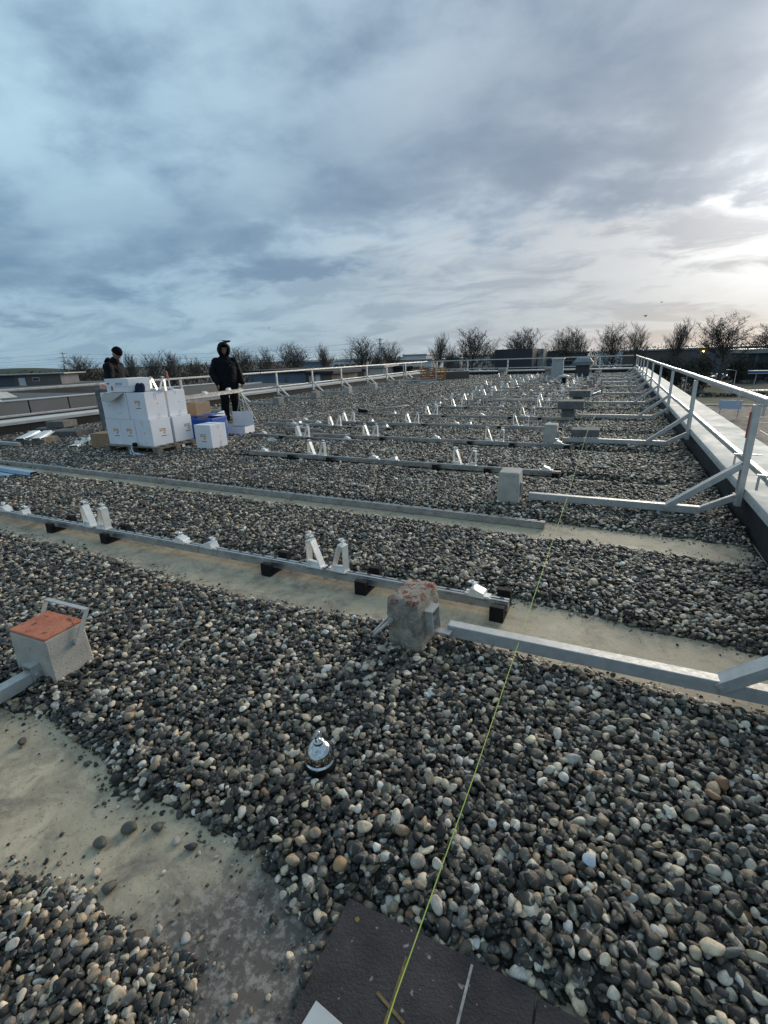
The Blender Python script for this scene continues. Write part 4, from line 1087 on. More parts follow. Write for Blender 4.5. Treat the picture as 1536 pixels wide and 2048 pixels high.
# strings
pts = [(-.292, .25, .045), (-.300, .60, .048), (-.283, 1.2, .085), (-.274, 2.0, .128), (-.278, 4.5, .125), (-.276, R_ST[2], .26), (-.270, 10.8, .14), (-.262, 16.5, .13), (-.255, 24.5, .13), (-.25, 27.4, .13)]
seg = []
for a, b in zip(pts[:-1], pts[1:]):
    n = 6
    for k in range(n):
        t_ = k / n; seg.append(tuple(a[i] + (b[i] - a[i]) * t_ for i in range(3)))
seg.append(pts[-1])
solo('string_line', MB().tube(seg, .0016, 6), 'string', 'taut lime yellow string running from the rubber tile far along the roof', 'string', smooth=True)
seg = []
for k in range(60):
    t_ = k / 59; seg.append((-7.0 + .8 * t_ + .03 * math.sin(t_ * 9), 7.6 + 12.2 * t_, .062 + .008 * math.sin(t_ * 23)))
solo('cord', MB().tube(seg, .008, 5), 'cord', 'thin grey cord lying across the gravel from the cartons towards the far uprights', 'cord', smooth=True)
br = thing('broom', 'broom with dark brush head and long pale handle lying on the gravel', 'broom', (-5.72, 11.05, .06), R(58))
part('brush_head', MB().span((-.05, -.20, 0), (.05, .20, .05)), 'wood', br, bevel=.006)
for k in range(9): part('bristle_tuft', MB().box((-.075, -.18 + k * .045, .03), (.07, .036, .10)), 'rubber', br, bevel=.01)
part('handle', MB().tube([(.04, 0, .045), (1.45, .10, .05)], .014, 8), 'cord', br, smooth=True)
# single stones one can count on the bare roof
sr = random.Random(3)
def pebmat(name, c): return mat(name, c, tuple(x * .7 for x in c), .5, 0, 40, .3, 120)
SM = [pebmat('dark_stone', (.055, .05, .045)), pebmat('olive_stone', (.10, .095, .07)), pebmat('pale_stone', (.42, .39, .35)), pebmat('blue_white_stone', (.58, .62, .66)), pebmat('tan_stone', (.42, .25, .12))]
for (x, y, s, k, lb) in ((-1.965, .735, .045, 0, 'black pebble alone on the pale bare roof deck'), (-1.245, .655, .052, 1, 'dark oval pebble at the head of the bare patch'), (-1.285, .585, .046, 1, 'dark mottled stone below the oval pebble on the bare patch'),
                         (-1.075, .685, .030, 2, 'small flat pale pebble just off the gravel edge'), (-1.165, .693, .038, 1, 'speckled pebble at the gravel edge above the bare patch'), (-1.02, .688, .036, 0, 'dark pebble at the gravel edge beside the pale flat one'),
                         (-1.14, .505, .050, 1, 'olive pebble lying in the middle of the pale bare patch'), (-.845, .505, .030, 2, 'pale pebble on the dirty blotched part of the deck'), (-.70, .345, .032, 2, 'pale rough pebble on the dirty deck near the rubber tile'),
                         (.075, 1.075, .040, 3, 'flat bluish white disc of stone among the grey pebbles'), (-.56, .80, .046, 4, 'tan drop shaped pebble just above the rubber tile corner'), (-.335, 2.13, .034, 4, 'orange tan pebble beside the nearest steel arm')):
    me = PEB[sr.randrange(len(PEB))].copy(); me.materials.clear(); me.materials.append(SM[k])
    zz_ = .003 + s * .17
    if k in (3, 4): zz_ = float(bed_height(np.array([x]), np.array([y]))[0]) + .034
    o = put('pebble', me, None, (x, y, zz_), (sr.uniform(-.2, .2), sr.uniform(-.2, .2), sr.uniform(0, 6)), scale=(s, s, s * (.5 if k == 3 else .9)))
    tag(o, lb, 'pebble', 'single loose pebbles')

# ------------------------------------------------------------------ people
def cloth_tex():
    t = bpy.data.textures.new('folds', 'CLOUDS'); t.noise_scale = .11; t.noise_depth = 2
    return t
FOLDS = cloth_tex()


def skinned(name, mb, m, parent, voxel, fold=0.0, smooth=2, thick=0):
    o = part(name, mb, m, parent, smooth=True)
    r = o.modifiers.new('skin', 'REMESH'); r.mode = 'VOXEL'; r.voxel_size = voxel; r.use_smooth_shade = True
    if smooth:
        s = o.modifiers.new('soft', 'SMOOTH'); s.factor = .5; s.iterations = smooth
    if fold:
        d = o.modifiers.new('folds', 'DISPLACE'); d.texture = FOLDS; d.strength = fold; d.mid_level = .5; d.texture_coords = 'LOCAL'
    return o


def hand(mb, wrist, dirv, side, thumb, curl=.5):
    """palm, four unequal bent fingers and a thumb leaving the side of the palm"""
    w = Vector(wrist); d = Vector(dirv).normalized(); s = Vector(side); s = (s - d * s.dot(d)).normalized(); n = d.cross(s)
    palm = w + d * .055
    mb.chain([w - d * .02, w + d * .03, w + d * .085], [(.026, .022), (.036, .017), (.040, .014)], flat=tuple(s))
    for k, L in enumerate((.066, .078, .074, .056)):
        b = w + d * .085 + s * (-.030 + .020 * k)
        m1 = b + (d * math.cos(curl * .6) + n * math.sin(curl * .6)) * L * .55
        e = m1 + (d * math.cos(curl * 1.5) + n * math.sin(curl * 1.5)) * L * .45
        mb.chain([b - d * .03, b, m1, e], [.0095, .0095, .0088, .0075], n=8)
    tb = w + d * .025 + s * (-.030 * thumb)
    t1 = tb + (d * .7 - s * .65 * thumb + n * .2).normalized() * .045
    mb.chain([tb, t1, t1 + (d * .9 + n * .3).normalized() * .032], [.012, .011, .009], n=8)


def head(mb, c, f, upv, k=1.0):
    """skull, jaw, nose, ears, brow, lips; c centre, f facing, upv up"""
    c = Vector(c); f = Vector(f).normalized(); u = Vector(upv); u = (u - f * u.dot(f)).normalized(); s = f.cross(u)
    P = lambda a, b, h: c + f * a + s * b + u * h
    mb.chain([P(-.012, 0, .075), P(-.008, 0, .03), P(.006, 0, -.03), P(.022, 0, -.085)], [(.066, .080), (.076, .096), (.068, .084), (.042, .046)], flat=tuple(s), n=18)
    mb.chain([P(.080, 0, .012), P(.100, 0, -.018), P(.092, 0, -.026)], [.008, .013, .010], n=8)
    mb.chain([P(.066, -.045, .028), P(.082, 0, .030), P(.066, .045, .028)], [.010, .012, .010], n=8)
    mb.chain([P(.074, -.020, -.055), P(.084, 0, -.054), P(.074, .020, -.055)], [.007, .009, .007], n=8)
    mb.chain([P(.050, 0, -.090), P(.066, 0, -.088)], [.018, .014], n=8)
    for q in (-1, 1): mb.chain([P(-.004, q * .074, .022), P(-.008, q * .080, -.002), P(.0, q * .075, -.028)], [(.007, .018), (.008, .016), (.006, .011)], flat=tuple(s), n=8)
    for q in (-1, 1): mb.chain([P(.056, q * .034, -.022), P(.062, q * .036, -.030)], [.018, .016], n=8)
    return P


def person(label, loc, rotz, hooded, bend, arms, stance=.11):
    t = thing('person', label, 'person', loc, rotz)
    B, T, J, SH = MB(), MB(), MB(), MB()
    nk = Vector((0, -.015 - .05 * bend, 1.50)); hc = Vector((0, -.05 - .10 * bend, 1.655 - .02 * bend))
    f = Vector((-.12 if hooded else 0, -1, -.28 - .55 * bend)); upv = Vector((0, -.3 - .5 * bend, 1))
    B.chain([(0, 0, .95), (0, .01, 1.15), (0, 0, 1.35), (0, -.01, 1.44)], [(.155, .105), (.145, .10), (.17, .115), (.13, .085)])
    B.chain([(0, -.005, 1.42), nk, hc + Vector((0, .02, -.05))], [(.062, .06), (.056, .056), (.058, .058)])
    P = head(B, hc, f, upv)
    for q in (-1, 1):
        hip = (q * .095, 0, .93); kn = (q * (stance + .01), -.035, .50); an_ = (q * (stance + .03), .01, .09)
        B.chain([hip, kn, an_], [.085, .056, .040])
        T.chain([(q * .09, 0, .96), (q * (stance), -.02, .72), kn, (q * (stance + .02), .0, .28), (q * (stance + .03), .01, .07)], [(.122, .125), (.112, .114), (.096, .098), (.092, .095), (.094, .098)])
        SH.chain([(q * (stance + .03), .05, .045), (q * (stance + .035), -.07, .04), (q * (stance + .045), -.165, .035)], [(.045, .045), (.050, .042), (.040, .030)])
        SH.chain([(q * (stance + .03), .015, .06), (q * (stance + .03), .015, .14)], [.052, .05])
    T.chain([(0, 0, .90), (0, 0, 1.02)], [(.175, .125), (.165, .12)])
    J.chain([(0, .0, .80), (0, .005, .92), (0, .01, 1.08), (0, .005, 1.24), (0, .0, 1.36), (0, -.005, 1.43)], [(.255, .185), (.262, .195), (.250, .190), (.258, .188), (.245, .165), (.16, .115)], n=22)
    J.chain([(-.17, .0, 1.395), (0, .0, 1.43), (.17, .0, 1.395)], [.080, .088, .080], flat=(0, 1, 0))
    J.chain([(0, -.005, 1.40), nk + Vector((0, .0, .01))], [(.150, .110), (.110, .098)])
    for q, (el, wr, hd) in zip((-1, 1), arms):
        sh = Vector((q * .20, 0, 1.385))
        B.chain([sh, el, wr], [.050, .040, .028])
        w = Vector(wr); d = Vector(hd).normalized()
        hand(B, w + d * .01, d, (0, -1, 0) if abs(d.z) > .5 else (1, 0, 0), 1 if q > 0 else 1, .55)
        J.chain([sh, (sh + Vector(el)) / 2, el, (Vector(el) + w) / 2, w - d * .0], [(.102, .104), .098, .090, .080, .066])
    skinned('body', B, 'skin', t, .0078, smooth=2)
    skinned('trousers', T, 'trousers', t, .014, .022)
    skinned('jacket', J, 'jacket', t, .013, .030, smooth=3)
    skinned('boots', SH, 'rubber', t, .010)
    for q in (-1, 1):
        e = P(.076, q * .033, .004); m = MB(); m.chain([e, e + f.normalized() * .002], [.006, .005], n=8); part('eye', m, 'ink', t, smooth=True)
    fn = f.normalized(); u = (upv - fn * upv.dot(fn)).normalized(); s = fn.cross(u)
    H = MB()
    if hooded:
        rings = []
        for a, rx, rz, dz in ((.105, .094, .128, .008), (.085, .120, .152, .006), (.04, .145, .175, .004), (-.03, .158, .182, -.004), (-.09, .140, .160, -.02), (-.14, .09, .11, -.05), (-.165, .015, .02, -.06)):
            c = hc + fn * a + u * dz
            rings.append([c + s * rx * math.cos(2 * PI * i / 22) + u * rz * math.sin(2 * PI * i / 22) * (1.0 if math.sin(2 * PI * i / 22) > 0 else 1.05) for i in range(22)])
        H.loft(rings, cap=False)
        o = part('hood', H, 'jacket', t, smooth=True); sd = o.modifiers.new('cloth', 'SOLIDIFY'); sd.thickness = .012
        sb = o.modifiers.new('soft', 'SUBSURF'); sb.levels = sb.render_levels = 1
        d = o.modifiers.new('folds', 'DISPLACE'); d.texture = FOLDS; d.strength = .03; d.texture_coords = 'LOCAL'
        C = MB(); C.loft([[hc - fn * .012 + u * zz + s * rx * math.cos(2 * PI * i / 18) + fn * ry * math.sin(2 * PI * i / 18) for i in range(18)] for zz, rx, ry in ((.045, .083, .100), (.080, .080, .098), (.115, .062, .075), (.138, .03, .035), (.143, .004, .004))])
        part('cap', C, 'beanie', t, smooth=True)
        C = MB(); b0 = hc + fn * .080 + u * .060
        C.prism([(.07 * math.cos(a * PI / 10), .055 * math.sin(a * PI / 10)) for a in range(11)], 'z', 0, .006)
        o = part('cap_brim', C, 'cap', t); o.matrix_local = Matrix.Translation(b0) @ Matrix((s, fn, u)).transposed().to_4x4()
        C = MB(); C.box((.07, -.158, 1.30), (.045, .012, .012)); part('chest_print', C, 'cap', t)
    else:
        H.loft([[hc - fn * .014 + u * zz + s * rx * math.cos(2 * PI * i / 22) + fn * ry * math.sin(2 * PI * i / 22) for i in range(22)] for zz, rx, ry in ((.022, .094, .112), (.055, .096, .114), (.090, .092, .108), (.125, .076, .090), (.155, .045, .055), (.168, .006, .006))])
        part('beanie', H, 'beanie', t, smooth=True)
        H = MB(); H.chain([(0, .075, 1.43), (0, .11, 1.50), (0, .08, 1.555)], [(.115, .06), (.12, .05), (.095, .03)])
        skinned('lowered_hood', H, 'jacket', t, .010, .02)
    return t
person('person in black hooded jacket and grey peaked cap standing beside the carton stack', (-8.35, 9.05, .03), R(58), True, .05,
       (((-.31, .02, 1.12), (-.27, -.16, .92), (.1, -.35, -1)), ((.315, .06, 1.12), (.33, -.08, .90), (-.05, -.25, -1))))
person('person in a black jacket and black beanie bending over behind the carton stack', (-9.88, 7.30, .0), R(112), False, .75,
       (((-.30, -.08, 1.12), (-.18, -.36, 1.06), (.2, -1, -.25)), ((.30, -.06, 1.12), (.20, -.36, 1.03), (-.1, -1, -.2))))

# ------------------------------------------------------------------ goods and vents at the far end
vt = thing('vent_box', 'tall pale rectangular vent with a thin metal cap near the far parapet', 'roof vent', (-2.72, 27.2, 0), R(3))
part('casing', MB().loft([[(-.30, -.25, 0), (.30, -.25, 0), (.30, .25, 0), (-.30, .25, 0)], [(-.27, -.22, .98), (.27, -.22, .98), (.27, .22, .98), (-.27, .22, .98)]]), 'vent', vt, bevel=.01)
part('cap', MB().span((-.32, -.27, .983), (.32, .27, 1.02)), 'coping_edge', vt, bevel=.006)
vh = thing('vent_hood', 'dark roof vent with a sloped slate coloured hood near the far parapet', 'roof vent', (-1.52, 27.5, 0), R(2))
part('casing', MB().span((-.33, -.33, 0), (.33, .33, .66)), 'ventdark', vh, bevel=.01)
part('hood_collar', MB().span((-.45, -.42, .663), (.45, .42, .80)), 'slategreen', vh, bevel=.01)
part('hood_top', MB().loft([[(-.48, -.45, .803), (.48, -.45, .803), (.48, .45, .803), (-.48, .45, .803)], [(-.30, -.22, 1.02), (.30, -.22, 1.02), (.30, .22, 1.02), (-.30, .22, 1.02)]]), 'slategreen', vh)
part('side_rod', MB().tube([(.40, -.36, .0), (.40, -.36, .66)], .018, 6), 'railalu', vh)
tp = thing('tool_pile', 'white topped tool standing on gravel in front of the dark vent hood', 'tool', (-1.95, 22.3, .03))
mb = MB(); mb.lathe([(.001, .40), (.20, .36), (.23, .30), (.20, .28), (.001, .28)], 14); part('cover', mb, 'whiteplate', tp, smooth=True)
part('tool_body', MB().span((-.10, -.10, .02), (.10, .10, .279)), 'rubber', tp)
for k, a in enumerate((0, 2.1, 4.2)): part('leg', MB().bar((.12 * math.cos(a), .12 * math.sin(a), .28), (.26 * math.cos(a), .26 * math.sin(a), 0), .02, .02), 'railalu', tp)
part('cable', MB().tube([(-.2, 0, .05), (-.5, .1, .03), (-.9, 0, .12)], .02, 6), 'rubber', tp)
xt = thing('strut_heap', 'jumbled aluminium struts with red and white tape beside the dark fifth arm slab', 'struts', (-.62, 15.6, .03))
for a, b in (((0, 0, 0), (.28, .5, .55)), ((.28, .5, .55), (.34, .9, 0)), ((-.1, .3, .2), (.4, .5, .35)), ((0, 0, .0), (.4, .1, .1)), ((.05, .1, .1), (.3, .9, .15))): part('strut', MB().bar(a, b, .04, .03), 'railalu', xt)
part('tape', MB().bar((-.02, .35, .30), (.30, .5, .34), .03, .05), 'redprint', xt)
# crates at the corner
fr = thing('barrier_stand', 'empty pale metal stand in front of the wooden crates', 'stand', (-10.1, 24.1, .02), R(32))
for a, b in (((0, 0, 0), (0, 0, .95)), ((1.75, 0, 0), (1.75, 0, .95)), ((0, 0, .12), (1.75, 0, .12)), ((0, .1, .9), (1.75, .1, .9))): part('bar', MB().bar(a, b, .05, .05), 'railalu', fr)


def crate(loc, rz, s, label):
    t = thing('wooden_crate', label, 'crate', loc, rz, 'orange wooden crates at the far corner')
    x, y, z = s
    for k in range(3):
        for yy in (-y / 2, y / 2): part('slat', MB().span((-x / 2, yy - .012, .05 + k * z / 3), (x / 2, yy + .012, .05 + k * z / 3 + z * .17)), 'wood_warm', t)
        for xx in (-x / 2, x / 2): part('slat', MB().span((xx - .012, -y / 2 + .014, .05 + k * z / 3), (xx + .012, y / 2 - .014, .05 + k * z / 3 + z * .17)), 'wood_warm', t)
    for xx in (-x / 2 + .035, 0, x / 2 - .035):
        part('post', MB().span((xx - .02, -y / 2 - .035, 0), (xx + .02, -y / 2 - .0125, z)), 'wood_warm', t)
    part('base', MB().span((-x / 2 + .02, -y / 2 + .02, .02), (x / 2 - .02, y / 2 - .02, .045)), 'wood', t)
crate((-9.55, 26.2, .03), R(30), (.8, .55, .42), 'lower orange wooden crate behind the leaning metal frame')
crate((-9.55, 26.2, .47), R(26), (.8, .55, .30), 'upper orange wooden crate behind the leaning metal frame')
crate((-8.75, 26.0, .03), R(28), (.6, .5, .36), 'lower slatted wooden crate standing free of the metal frame')
crate((-8.75, 26.0, .40), R(30), (.62, .5, .34), 'upper slatted wooden crate standing free of the metal frame, lightest orange')
solo('dark_crate', MB().span((-.7, -.4, 0), (.7, .4, .45)), 'w_umber', 'low dark box on the gravel to the side of the wooden crates', 'box', (-8.3, 27.6, .02), R(25), bevel=.02)
solo('metal_tray', MB().span((-.5, -.12, 0), (.5, .12, .05)), 'railalu', 'narrow metal tray lying in front of the free wooden crates', 'tray', (-8.6, 23.9, .05), R(20))

# ------------------------------------------------------------------ what lies beyond: ground, roofs, buildings
GRD = -7.0
g = MB(); g.span((-2600, -300, GRD - 1.2), (2600, 4000, GRD)); structure('ground', g, 'field')
hs = random.Random(11)


def sheet(name, x0, x1, y0, y1, m, lift):
    g = MB(); g.span((x0, y0, GRD + .002), (x1, y1, GRD + lift)); return structure(name, g, m)
sheet('car_park', 4.0, 120, -40, 84, 'asphalt', .02)
sheet('grass_verge', 4.0, 160, 86.5, 101, 'grass', .10)
sheet('kerb', 4.0, 160, 84.2, 86.3, 'paving', .12)
sheet('footpath', 4.0, 160, 101.2, 104.5, 'paving', .08)
sheet('lawn', 4.0, 160, 105, 127, 'grass', .10)
sheet('kerb', 4.0, 160, 127.2, 128.6, 'paving', .12)
sheet('road', -200, 200, 129, 176, 'asphalt', .03)
for k, (y, a) in enumerate(((71.5, 0), (66.8, 2.2), (60.5, 0), (55, 0), (49.5, 0), (44, 0), (38.5, 0))):
    o = structure('painted_line', MB().span((-9, -.09, 0), (14, .09, .004)), 'paint'); o.location = (24, y, GRD + .0205); o.rotation_euler = (0, 0, R(a))
for k in range(9):
    o = structure('painted_line', MB().span((-.06, -2.4, 0), (.06, 2.4, .004)), 'paint'); o.location = (14 + 2.6 * k, 57.7, GRD + .0206)


def building(label, x, y, w, d, z1, wall, roof='roofgrey', rz=0, z0=GRD, bands=(), doors=(), windows=0, lip=.35, roof_w=.4):
    """walls, projecting roof slab, doors and window rows on the side facing us"""
    t = thing('building', label, 'building', (x, y, z0), R(rz))
    h = z1 - z0
    part('wall', MB().span((-w / 2, 0, 0), (w / 2, d, h - lip)), wall, t)
    part('roof', MB().span((-w / 2 - roof_w, -roof_w, h - lip + .002), (w / 2 + roof_w, d + roof_w, h)), roof, t, bevel=.03)
    for (u0, u1, v0, v1, m) in bands: part('wall_panel', MB().span((u0, -.06, v0), (u1, -.003, v1)), m, t)
    for (u, v0, ww, hh, m) in doors:
        dr = part('door', MB().span((u - ww / 2, -.10, v0), (u + ww / 2, -.004, v0 + hh)), m, t)
        part('frame', MB().span((u - ww / 2 - .12, -.075, v0), (u - ww / 2 - .002, -.0035, v0 + hh + .1)), 'w_white', dr)
    if windows:
        st = w / windows
        for k in range(windows):
            u = -w / 2 + st * (k + .5)
            wn = part('window', MB().span((u - st * .34, -.07, h * .55), (u + st * .34, -.003, h * .72)), 'w_white', t)
            part('pane', MB().span((u - st * .31, -.09, h * .57), (u + st * .31, -.0705, h * .70)), 'glass', wn)
    return t
# neighbouring lower roofs beside the workers
nb = thing('neighbour_building', 'neighbouring flat roofed block with grey panelled parapet behind the workers', 'building', (-15.9, -4, GRD))
part('wall', MB().span((-36, 0, 0), (0, 21, 7.05)), 'w_slate', nb)
part('roof', MB().span((-35.7, .3, 7.0505), (-.3, 20.7, 7.12)), 'roofgrey', nb)
yy = 0
for k, L in enumerate((7.2, 3.3, 2.2, 1.2, 4.0, 2.9)):
    part('parapet_panel', MB().span((-.28, yy + .02, 7.125), (.03, yy + L - .02, 7.52)), 'panelgrey', nb, bevel=.01)
    part('panel_joint', MB().span((-.24, yy + L - .0195, 7.13), (.0, yy + L + .0195, 7.48)), 'bitumen', nb); yy += L
part('coping', MB().span((-.30, 0, 7.523), (.05, 20.9, 7.55)), 'coping_edge', nb)
for k, (a, b, z) in enumerate(((8, 18, 7.32), (10, 20, 7.30), (3, 20, 7.34))):
    part('roof_edge', MB().span((-14.0 - 7 * k, a, 7.125), (-13.6 - 7 * k, b, z)), ['panelgrey', 'coping_edge', 'panelgrey'][k], nb)
for k, (u, v) in enumerate(((-6, 14), (-11, 17), (-18, 18), (-24, 14))):
    part('roof_light', MB().loft([[(u - .9, v - .9, 7.125), (u + .9, v - .9, 7.125), (u + .9, v + .9, 7.125), (u - .9, v + .9, 7.125)], [(u - .6, v - .6, 7.42), (u + .6, v - .6, 7.42), (u + .6, v + .6, 7.42), (u - .6, v + .6, 7.42)]]), 'coping', nb, bevel=.05)
for k in range(6): part('vent_pipe', MB().tube([(-4 - 3.3 * k, 11 + 1.3 * k, 7.12), (-4 - 3.3 * k, 11 + 1.3 * k, 7.5)], .09, 10), 'railalu', nb)
for (nx_, ny_, nw, nd, nz, lb_) in ((-27, 23, 16, 20, -.75, 'low dark flat roof behind the back guardrail next to the workers'), (-24, 46, 14, 22, -1.3, 'low dark flat roof behind the back guardrail towards the wooden crates')):
    nt = thing('flat_roof_block', lb_, 'building', (nx_, ny_, GRD))
    part('wall', MB().span((-nw / 2, 0, 0), (nw / 2, nd, nz - GRD - .3)), 'w_slate', nt); part('roof', MB().span((-nw / 2, 0, nz - GRD - .297), (nw / 2, nd, nz - GRD - .15)), 'roofgrey', nt)
    for q in (-1, 1): part('roof_edge', MB().span((q * nw / 2 - .15, -.1, nz - GRD - .147), (q * nw / 2 + .15, nd + .1, nz - GRD)), 'coping_edge', nt)
    part('roof_light', MB().span((-2, 6, nz - GRD - .147), (0, 8, nz - GRD + .15)), 'metalroof', nt, bevel=.04)
hut = thing('roof_hut', 'low grey hut with thin pale roof and white door on the neighbouring roof', 'hut', (-44.5, 24.0, .125), R(32))
part('wall', MB().span((-3.6, 0, 0), (3.4, 3, .84)), 'w_slate', hut); part('side_wall', MB().span((-.2, -.05, 0), (3.4, -.002, .80)), 'w_brown', hut)
part('roof', MB().span((-4.2, -.4, .843), (3.9, 3.4, .92)), 'metalroof', hut); part('door', MB().span((.15, -.10, 0), (.65, -.0505, .62)), 'w_white', hut)
w_ = part('window', MB().span((1.2, -.09, .32), (1.75, -.0505, .62)), 'w_white', hut); part('pane', MB().span((1.24, -.11, .36), (1.71, -.0905, .58)), 'glass', w_)
part('post', MB().span((-3.7, -.3, 0), (-3.55, -.15, .84)), 'w_white', hut)
hs2 = thing('support_slab', 'low plinth roof under the grey hut', 'roof slab', (-44.5, 25.5, GRD))
part('slab', MB().span((-8, -8, 0), (8, 6, 7.12)), 'roofgrey', hs2)

building('dark blue flat roofed workshop behind the back guardrail, next to the standing worker', -36.6, 48, 8.4, 9, .35, 'w_blue', 'bitumen', windows=0, bands=((-3.9, -3.5, .5, 6.4, 'w_slate'), (1.2, 1.5, .5, 6.4, 'w_slate')))
building('brown low building with a white door beside the dark blue workshop', -29.9, 47.2, 3.0, 6, .12, 'w_brown', 'bitumen', doors=((-.25, 4.5, .5, 2.4, 'w_white'),), bands=((-1.5, -.7, .3, 6.6, 'w_pale'),))
building('small pale rendered shed end seen through the back guardrail', -35.0, 72, 2.6, 5, .1, 'w_pale', 'metalroof')
building('dark low shed next to the pale shed end', -32.2, 76, 3.6, 5, -.1, 'w_dark', 'bitumen')
building('rust brown low shed behind the back guardrail among tree trunks', -43.9, 82, 3.2, 5, -.5, 'w_umber', 'roofgrey', bands=((-1.4, .4, .6, 5.4, 'w_brown'),))
building('white distant hall with stepped roof between two bare trees', -67.5, 172, 9, 14, 1.9, 'w_white', 'metalroof', windows=3)
building('long white low hall under the stepped hall', -50, 124, 12, 10, .5, 'w_white', 'metalroof', windows=4)
building('dark box shaped building beyond the far guardrail', -24.0, 130, 9.4, 10, 2.2, 'w_dark', 'w_dark', lip=.2, roof_w=.02)
building('pale beige block beside the dark box building', -19.4, 141, 2.8, 8, 2.1, 'w_pale', 'w_pale', lip=.2, roof_w=.02)
building('blue grey building behind the bare trees above the tall vent', -16.4, 150, 6.0, 8, 1.4, 'w_blue', 'roofgrey', windows=3)
building('dark green grey building behind the bare tree above the vent hood', -10.6, 151, 6.4, 8, .9, 'w_slate', 'roofgrey', windows=2)
building('far greenish glasshouse low on the horizon', -133, 202, 14, 10, .4, 'w_blue', 'metalroof', windows=5)
building('far row of low white units on the horizon', -150, 262, 28, 12, .0, 'w_white', 'metalroof', windows=7)
building('far grey depot low on the horizon', -105, 300, 34, 14, -.4, 'w_slate', 'metalroof', windows=6)
building('far pale depot low on the horizon', -72, 290, 22, 12, .2, 'w_pale', 'roofgrey', windows=5)
building('far white hall low on the horizon before the far corner of the roof', 2, 290, 22, 12, .3, 'w_white', 'metalroof', windows=5)
building('far slate hall low on the horizon near the end of the long guardrail', -30, 320, 30, 12, .1, 'w_slate', 'metalroof', windows=6)
building('long brown warehouse with pale roof edge behind the shrubs', 30, 192, 56, 22, .9, 'w_umber', 'metalroof', windows=0, bands=((-8, 2, .6, 6.6, 'w_slate'), (8, 14, .6, 6.2, 'w_brown')), doors=((4, .1, 1.6, 3.0, 'w_dark'),), lip=.6)
building('dark loading hall with wide pale roof band at the picture edge', 45, 150, 31, 20, .2, 'w_dark', 'metalroof', lip=1.0, roof_w=.8, bands=((-14, -13.4, .2, 6, 'w_slate'), (-10, -9.6, .2, 6, 'w_slate')))
lamp = thing('wall_lamp', 'lit yellow lamp on the long brown warehouse wall', 'lamp', (25.4, 191.6, -.4))
part('bulb', MB().lathe([(.001, -.25), (.2, -.2), (.28, 0), (.2, .2), (.001, .25)], 12), 'lamp_glow', lamp, smooth=True); part('bracket', MB().span((-.05, .1, .2), (.05, .45, .3)), 'ventdark', lamp)

hl = MB()
rings = []
for k in range(21):
    u = -1 + k / 10; h = max(.02, math.cos(u * PI / 2)) ** .8
    rings.append([(-560 + u * 130, 300 + 60 * v, GRD - .5 + (10.5 * h) * max(0.0, 1 - v * v) ** .8) for v in [(-1 + j / 6) for j in range(13)]])
hl.loft(rings, cap=False); o = structure('hill', hl, 'grass')


# ------------------------------------------------------------------ trees, thickets
def grow(seed, height=13.0, spread=4.6, leaves=900, lean=0.0, trunk=.22, fan=1.0):
    """trunk and limbs as tapered tubes, then a crown of twigs and withered leaves"""
    r = random.Random(seed); W = MB(); Tw = MB(); Lf = MB(); tips = []
    def limb(p, d, L, rad, lev):
        n = 4 if lev < 2 else 3; pts = [p]; rr = [rad]; q = p.copy(); dd = d.copy()
        for k in range(n):
            dd = (dd + Vector((r.gauss(0, .08) + lean * .05, r.gauss(0, .08), .13 if lev else .03))).normalized()
            q = q + dd * (L / n); pts.append(q.copy()); rr.append(rad * (1 - .62 * (k + 1) / n))
        (W if lev < 2 else Tw).tube(pts, rr, 6 if lev == 0 else (4 if lev < 3 else 3), caps=False)
        if lev == 4: tips.append((pts[1], dd)); tips.append((pts[-1], dd)); return
        kids = (14, 7, 5, 3)[lev]
        for c in range(kids):
            t_ = (.44 + .56 * (c + r.random() * .6) / kids) if lev == 0 else (.18 + .82 * (c + r.random() * .6) / kids)
            t_ = min(t_, .99); i = min(int(t_ * n), n - 1); f_ = t_ * n - i
            b = pts[i].lerp(pts[i + 1], f_)
            ang = r.random() * .9 + c * 2.4
            out = Vector((math.cos(ang), math.sin(ang), 0))
            tilt = (.60 if lev == 0 else .55) * fan * r.uniform(.65, 1.2) * (1.5 - .95 * t_ if lev == 0 else 1)
            nd = (dd * math.cos(tilt) + (out - dd * out.dot(dd)).normalized() * math.sin(tilt)).normalized()
            limb(b, nd, (height * .40 * r.uniform(.8, 1.1)) if lev == 0 else L * .50 * r.uniform(.75, 1.15), max(rr[i] * .50, .026), lev + 1)
    limb(Vector((0, 0, 0)), Vector((0, 0, 1)), height * .66, trunk, 0)
    tips2 = tips
    for k in range(leaves):
        p, d = r.choice(tips2); c = p + Vector((r.gauss(0, .22), r.gauss(0, .22), r.gauss(0, .22)))
        s = r.uniform(.07, .14); a = Vector((r.gauss(0, 1), r.gauss(0, 1), r.gauss(0, 1))).normalized(); b = a.orthogonal().normalized()
        Lf.add([c - a * s, c + b * s * .5, c + a * s, c - b * s * .5], [(0, 1, 2, 3)])
    return W.mesh('trunk', M['bark']), Tw.mesh('twigs', M['bark']), Lf.mesh('withered_leaves', M['leaf'])
TREE = [grow(1, 13, leaves=1400), grow(2, 12, leaves=1100, fan=.85), grow(3, 12.5, leaves=1250, lean=.3), grow(4, 14.5, leaves=2800, fan=1.1, trunk=.30)]


